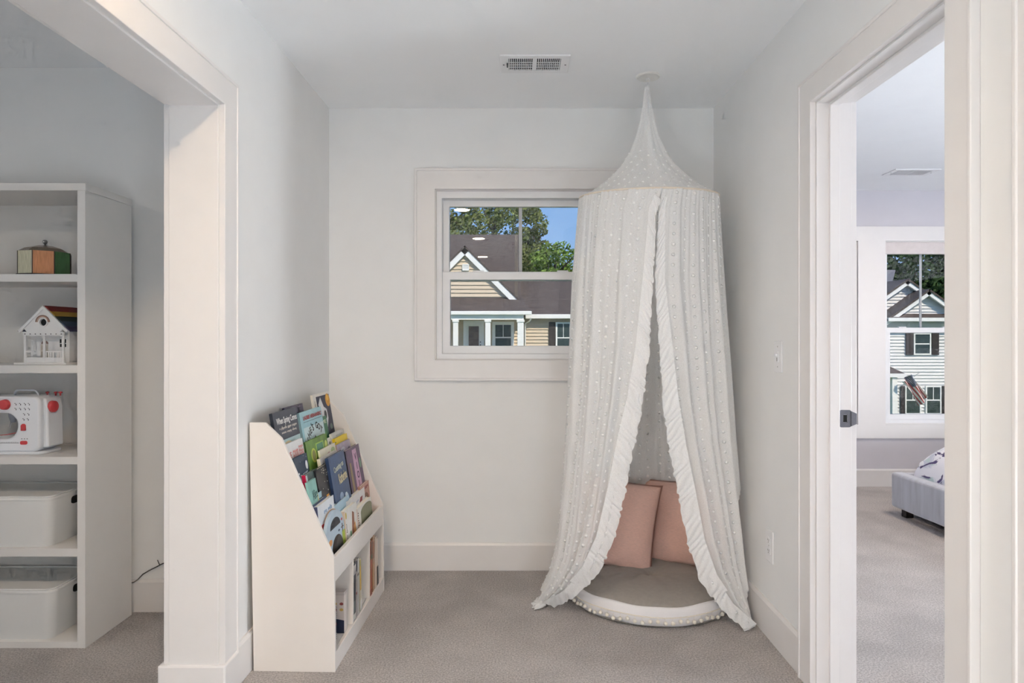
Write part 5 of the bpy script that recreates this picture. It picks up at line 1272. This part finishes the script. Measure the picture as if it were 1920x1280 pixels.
# fourth tier
t, w, h = book('thin book with a crimson spine and dark glossy cover', 0.140, (572, 890.5), (594, 879), 0.22, 0.014, (70, 90, 90), spine=(196, 24, 72))
patch(t, 'rect', (206, 210, 214), 0.003, 0.016, 0.004, h - 0.004)
t, w, h = book('soft teal picture book with thin grey script beside the sloping side', 0.156, (560, 915), (592, 899), 0.22, 0.009, (134, 184, 176), amt=0.12)
letters(t, 'Alice', (74, 104, 104), w * 0.62, h * 0.74, 0.052, w * 0.55, 6); patch(t, 'ell', (206, 202, 140), w * 0.92, h * 0.62, w * 0.05, h * 0.10)
t, w, h = book('black picture book with tiny white stars and gold script', 0.148, (591.5, 881.5), (615, 871), 0.30, 0.016, (46, 44, 44), spine=(30, 28, 30))
letters(t, 'The', (222, 158, 62), w * 0.68, h * 0.52, 0.075, w * 0.42, bold=0.001); marks(t, (150, 120, 90), h * 0.38, h * 0.52, w * 0.08, 0.008, (5, 3), vert=True)
for i in range(16): patch(t, 'ell', (206, 202, 190), w * rnd.uniform(0.15, 0.95), h * rnd.uniform(0.6, 0.97), 0.0022, 0.0022)
t, w, h = book('midnight blue picture book with a long haired figure on a pale crescent', 0.160, (615, 859), (644.5, 845.5), 0.31, 0.014, (46, 76, 116), spine=(38, 58, 92), amt=0.2)
letters(t, 'Counting on', (206, 212, 196), w * 0.50, h * 0.82, 0.034, w * 0.62, 6, bold=0.0006); letters(t, 'Katherine', (226, 216, 176), w * 0.66, h * 0.66, 0.060, w * 0.52, 4, bold=0.001)
patch(t, 'ell', (150, 172, 200), w * 0.42, h * 0.42, w * 0.11, h * 0.06); patch(t, 'arc', (150, 204, 202), w * 0.62, h * 0.22, w * 0.22, w * 0.30, 110, 250); patch(t, 'poly', (176, 204, 224), [(w * 0.66, h * 0.38), (w * 0.80, h * 0.40), (w * 0.88, h * 0.22), (w * 0.95, h * 0.06), (w * 0.70, h * 0.05), (w * 0.74, h * 0.22)], n=0.0013)
patch(t, 'ell', (206, 216, 226), w * 0.70, h * 0.40, w * 0.07, h * 0.035, n=0.0015); patch(t, 'poly', (206, 160, 72), [(w * 0.62, h * 0.06), (w * 0.70, h * 0.06), (w * 0.70, h * 0.18), (w * 0.64, h * 0.18)], n=0.0016)
t, w, h = book('purple picture book with large pale pink letters running down its cover', 0.154, (647, 846), (672.6, 834.5), 0.31, 0.016, (92, 66, 98), spine=(40, 30, 42), amt=0.25)
patch(t, 'poly', (206, 166, 194), [(w * 0.36, h * 0.06), (w * 0.80, h * 0.04), (w * 0.72, h * 0.96), (w * 0.44, h * 0.96)])
for i, c in enumerate('VIOLET'): letters(t, c, (74, 48, 84), w * 0.60, h * (0.84 - 0.135 * i), 0.046, None, n=0.0016, bold=0.001)
patch(t, 'poly', (146, 128, 96), [(w * 0.10, h * 0.25), (w * 0.26, h * 0.25), (w * 0.24, h * 0.80), (w * 0.14, h * 0.80)]); patch(t, 'ell', (120, 150, 130), w * 0.88, h * 0.72, w * 0.07, h * 0.08)
# front trough
t, w, h = book('light blue picture book lying low beside the sloping side panel', 0.178, (579, 936.5), (603, 923.5), 0.20, 0.016, (150, 184, 196), ln=0.085)
t, w, h = book('navy picture book with a thick white page edge', 0.190, (585.5, 948), (611, 932), 0.19, 0.012, (34, 58, 92), ln=0.085)
t, w, h = book('white alphabet board book with a big red letter', 0.205, (591, 953.5), (625.5, 933.5), 0.20, 0.016, (222, 226, 230), ln=0.085, spine=(58, 64, 96))
letters(t, 'B', (176, 36, 44), w * 0.28, h * 0.42, 0.10, None, bold=0.002); marks(t, (132, 158, 190), w * 0.35, w * 0.85, h * 0.80, 0.014, (3, 4))
t, w, h = book('pale sky blue book standing behind the round window board book', 0.200, (625, 950), (654, 935), 0.20, 0.012, (168, 198, 214), ln=0.085)
t, w, h = book('white picture book with a dark red drop shape', 0.206, (651, 940), (683.5, 918.5), 0.20, 0.018, (224, 224, 224), ln=0.085)
patch(t, 'poly', (156, 52, 58), [(w * 0.68, h * 0.60), (w * 0.80, h * 0.72), (w * 0.84, h * 0.84), (w * 0.72, h * 0.84), (w * 0.66, h * 0.74)]); patch(t, 'poly', (190, 196, 212), [(w * 0.05, h * 0.70), (w * 0.6, h * 0.80), (w * 0.6, h * 0.84), (w * 0.05, h * 0.76)])
t, w, h = book('pink and brown photo cover book in the far corner of the rack', 0.200, (675, 913), (695, 902), 0.24, 0.012, (190, 142, 126), ln=0.085, amt=0.3)
marks(t, (150, 84, 84), w * 0.1, w * 0.9, h * 0.88, 0.016, (6,)); patch(t, 'ell', (132, 92, 70), w * 0.55, h * 0.62, w * 0.3, h * 0.15); patch(t, 'ell', (140, 130, 150), w * 0.4, h * 0.42, w * 0.2, h * 0.12)
# round die-cut board books
def round_book(label, a, pl, pr, ptop, rgb, front):
    ya, _ = hit(pl, ptop + 30, a, 0.085); yb, _ = hit(pr, ptop + 30, a, 0.085); _, zt = hit((pl + pr) / 2, ptop, a, 0.085)
    zb = 0.345; w = yb - ya; h = zt - zb; la = math.atan(0.085)
    M = SHM @ Matrix.Translation((plane_x(a, zb, 0.085), ya, zb)) @ Matrix.Rotation(R(90), 4, 'Z') @ Matrix.Rotation(-la, 4, 'X')
    t = thing('board_book', label, 'book', M=M, group='die-cut board books')
    th = 0.013
    out = [(0, 0), (w, 0), (w, h * 0.55)] + [(w / 2 + w / 2 * math.cos(R(x)), h * 0.58 + h * 0.42 * math.sin(R(x))) for x in range(8, 173, 8)] + [(0, h * 0.55)]
    bm = BM(); prism(bm, out, 'y', 0, th); obj('board_pages', bm, mcol(rgb, 0.45), t, bevel=0.001)
    if front:
        patch(t, 'poly', (40, 44, 52), [(w / 2 + w * 0.27 * math.cos(R(x)), h * 0.70 + h * 0.17 * math.sin(R(x))) for x in range(0, 181, 12)])
        patch(t, 'ell', (52, 42, 38), w * 0.55, h * 0.28, w * 0.30, h * 0.26); patch(t, 'ell', (74, 70, 70), w * 0.64, h * 0.28, w * 0.20, h * 0.23, n=0.0012); patch(t, 'ell', (214, 150, 92), w * 0.19, h * 0.50, w * 0.09, h * 0.055)
        patch(t, 'ell', (206, 168, 120), w * 0.24, h * 0.12, w * 0.14, h * 0.10, n=0.0013); patch(t, 'ell', (120, 70, 46), w * 0.24, h * 0.11, w * 0.09, h * 0.07, n=0.0015)
        patch(t, 'rect', (168, 186, 62), w * 0.84, w * 0.985, h * 0.02, h * 0.52); patch(t, 'ell', (190, 74, 84), w * 0.86, h * 0.74, w * 0.035, h * 0.025); patch(t, 'ell', (70, 84, 108), w * 0.68, h * 0.585, w * 0.04, h * 0.02); patch(t, 'rect', (84, 60, 56), w * 0.855, w * 0.875, h * 0.50, h * 0.66, n=0.0012); patch(t, 'rect', (84, 60, 56), w * 0.80, w * 0.93, h * 0.59, h * 0.605, n=0.0013)
round_book('tan die-cut board book tucked behind the grey one', 0.210, 606, 640, 953, (186, 152, 124), False)
round_book('blue grey die-cut board book with a rounded top and dark window holes', 0.226, 609.5, 646, 955, (176, 194, 208), True)
t, w, h = book('thick white book with a gold crest on its spine and green print', 0.226, (646, 959), (668.5, 946.5), 0.20, 0.020, (232, 232, 228), ln=0.085, spine=(226, 206, 186))
patch(t, 'ell', (206, 182, 92), 0.012, h * 0.88, 0.008, 0.014); patch(t, 'poly', (150, 96, 70), [(w * 0.45, h * 0.30), (w * 0.66, h * 0.30), (w * 0.72, h * 0.80), (w * 0.58, h * 0.86)]); patch(t, 'poly', (212, 158, 88), [(w * 0.60, h * 0.22), (w * 0.80, h * 0.28), (w * 0.76, h * 0.56), (w * 0.64, h * 0.50)], n=0.0012); patch(t, 'rect', (92, 152, 110), w * 0.32, w * 0.40, h * 0.2, h * 0.44)
marks(t, (120, 96, 80), h * 0.30, h * 0.70, 0.008, 0.009, (4, 6), vert=True)
t, w, h = book('thick white book with an olive green arch on its cover', 0.228, (669.5, 954.5), (696.5, 940), 0.20, 0.022, (236, 234, 226), ln=0.085, spine=(216, 184, 164))
patch(t, 'poly', (130, 132, 104), [(w * 0.22, h * 0.36)] + [(w * 0.60 + w * 0.38 * math.cos(R(x)), h * 0.78 + h * 0.16 * math.sin(R(x))) for x in range(180, -1, -15)] + [(w * 0.98, h * 0.36)]); patch(t, 'poly', (34, 62, 52), [(w * 0.22, h * 0.26), (w * 0.98, h * 0.26), (w * 0.98, h * 0.40), (w * 0.7, h * 0.44), (w * 0.5, h * 0.36), (w * 0.22, h * 0.40)], n=0.0012)
marks(t, (96, 62, 54), h * 0.30, h * 0.90, 0.006, 0.010, (8,), vert=True)

# spine-out books in the cubbies below
def spine_book(label, y, th, hgt, depth, rgb, bands=(), tilt=0.0, xf=0.296, z0=0.068):
    M = SHM @ Matrix.Translation((xf, y, z0)) @ Matrix.Rotation(R(90), 4, 'Z') @ Matrix.Rotation(R(tilt), 4, 'Y')
    t = thing('storage_book', label, 'book', M=M, group='books in the lower cubbies')
    cm = mat('cover_%02x%02x%02x' % rgb, rgb, 0.4, 0.06, 22); c = 0.002
    bm = BM(); box(bm, 0, th, 0, c, 0, hgt); sp_ = obj('spine', bm, cm, t, bevel=0.0006)
    for x in (0, th - c):
        bm = BM(); box(bm, x, x + c, 0, depth, 0, hgt); obj('cover', bm, cm, t)
    bm = BM(); box(bm, c, th - c, c, depth - 0.004, 0.003, hgt - 0.003); obj('page_block', bm, M_PAGE, t)
    for (a, b, rg) in bands: patch(t, 'rect', rg, 0.0006, th - 0.0006, hgt * a, hgt * b, name='spine_print')
    return t, th, hgt
t, a_, b_ = spine_book('dark navy and teal book standing in the middle cubby', 0.262, 0.032, 0.236, 0.18, (26, 36, 46), [(0.02, 0.12, (206, 206, 200)), (0.14, 0.34, (96, 106, 106)), (0.80, 0.88, (176, 172, 172)), (0.86, 0.96, (206, 200, 196))])
spine_book('slim lilac grey book beside the dark navy cubby book', 0.300, 0.014, 0.240, 0.17, (176, 166, 164), [(0.80, 0.98, (36, 40, 72)), (0.40, 0.44, (150, 74, 70))])
spine_book('pale grey book in the middle of the middle cubby', 0.322, 0.022, 0.236, 0.18, (192, 188, 186), [(0.70, 0.74, (130, 120, 118))])
spine_book('white and mustard yellow book at the end of the middle cubby', 0.368, 0.016, 0.225, 0.17, (214, 208, 190), [(0.40, 0.86, (206, 166, 60)), (0.86, 0.98, (176, 160, 86)), (0.02, 0.2, (226, 226, 222))], tilt=-4)
spine_book('rust orange book at the near end of the far cubby', 0.524, 0.034, 0.242, 0.19, (166, 82, 44), [(0.74, 0.98, (112, 66, 42)), (0.66, 0.74, (86, 90, 56)), (0.0, 0.1, (128, 58, 34))], tilt=3)
spine_book('tan brown patterned book next to the rust orange one', 0.572, 0.026, 0.252, 0.17, (176, 136, 104), [(0.1, 0.5, (190, 152, 118)), (0.6, 0.9, (150, 104, 78))])
spine_book('cream hardback standing in the middle of the far cubby', 0.610, 0.030, 0.236, 0.17, (216, 196, 180))
spine_book('cream and black book leaning at the end of the far cubby', 0.652, 0.024, 0.220, 0.17, (222, 206, 192), [(0.0, 0.40, (26, 26, 28))], tilt=-4)
# game box facing out of the near cubby
def face_box():
    yb = 0.165
    M = SHM @ Matrix.Translation((0.122, yb, 0.068))
    t = thing('card_box', 'white and navy card box with rows of dots standing in the near cubby', 'box', M=M)
    w, h, th = 0.165, 0.160, 0.035
    bm = BM(); box(bm, 0, w, 0, th, 0, h); obj('carton', bm, mcol((206, 196, 190), 0.5), t, bevel=0.001)
    bm = BM(); box(bm, -0.0006, w + 0.0006, -0.0006, th + 0.0006, h - 0.012, h + 0.0008); obj('lid_edge', bm, mcol((186, 176, 172), 0.5), t)
    patch(t, 'poly', (30, 38, 62), [(0.0, 0.0), (w, 0.0), (w, 0.050)] + [(w - w * i / 10, 0.050 + 0.010 * math.sin(math.pi * i / 10)) for i in range(1, 10)] + [(0.0, 0.050)])
    patch(t, 'ell', (206, 60, 64), w * 0.55, 0.036, 0.046, 0.014, n=0.0012); patch(t, 'ell', (34, 40, 66), w * 0.55, 0.036, 0.042, 0.0115, n=0.0014); marks(t, (226, 190, 180), w * 0.38, w * 0.72, 0.031, 0.010, (5,), n=0.0018)
    for i in range(6):
        for j, z in enumerate((0.092, 0.115)): patch(t, 'ell', (196, 164, 92) if (i + j) % 2 else (132, 62, 58), w * (0.16 + 0.155 * i), z, 0.0075, 0.0055)
face_box()
def spiral():
    M = SHM @ Matrix.Translation((0.13, 0.10, 0.068)); t = thing('spiral_notebook', 'wire bound notebook standing at the front of the near cubby', 'notebook', M=M)
    bm = BM(); box(bm, 0, 0.14, 0, 0.008, 0, 0.13); obj('notebook_pages', bm, M_PAGE, t); bm = BM(); box(bm, 0, 0.142, -0.002, 0, 0, 0.132); obj('notebook_cover', bm, mcol((60, 62, 72), 0.5), t)
    bm = BM()
    for i in range(16): tube(bm, [(0.142 + 0.004 * math.cos(a), 0.004 + 0.007 * math.sin(a), 0.006 + 0.008 * i) for a in [2 * math.pi * k / 8 for k in range(8)]], 0.0008, 4, closed=True)
    obj('wire_binding', bm, M_STEEL, t, kind='stuff')
spiral()
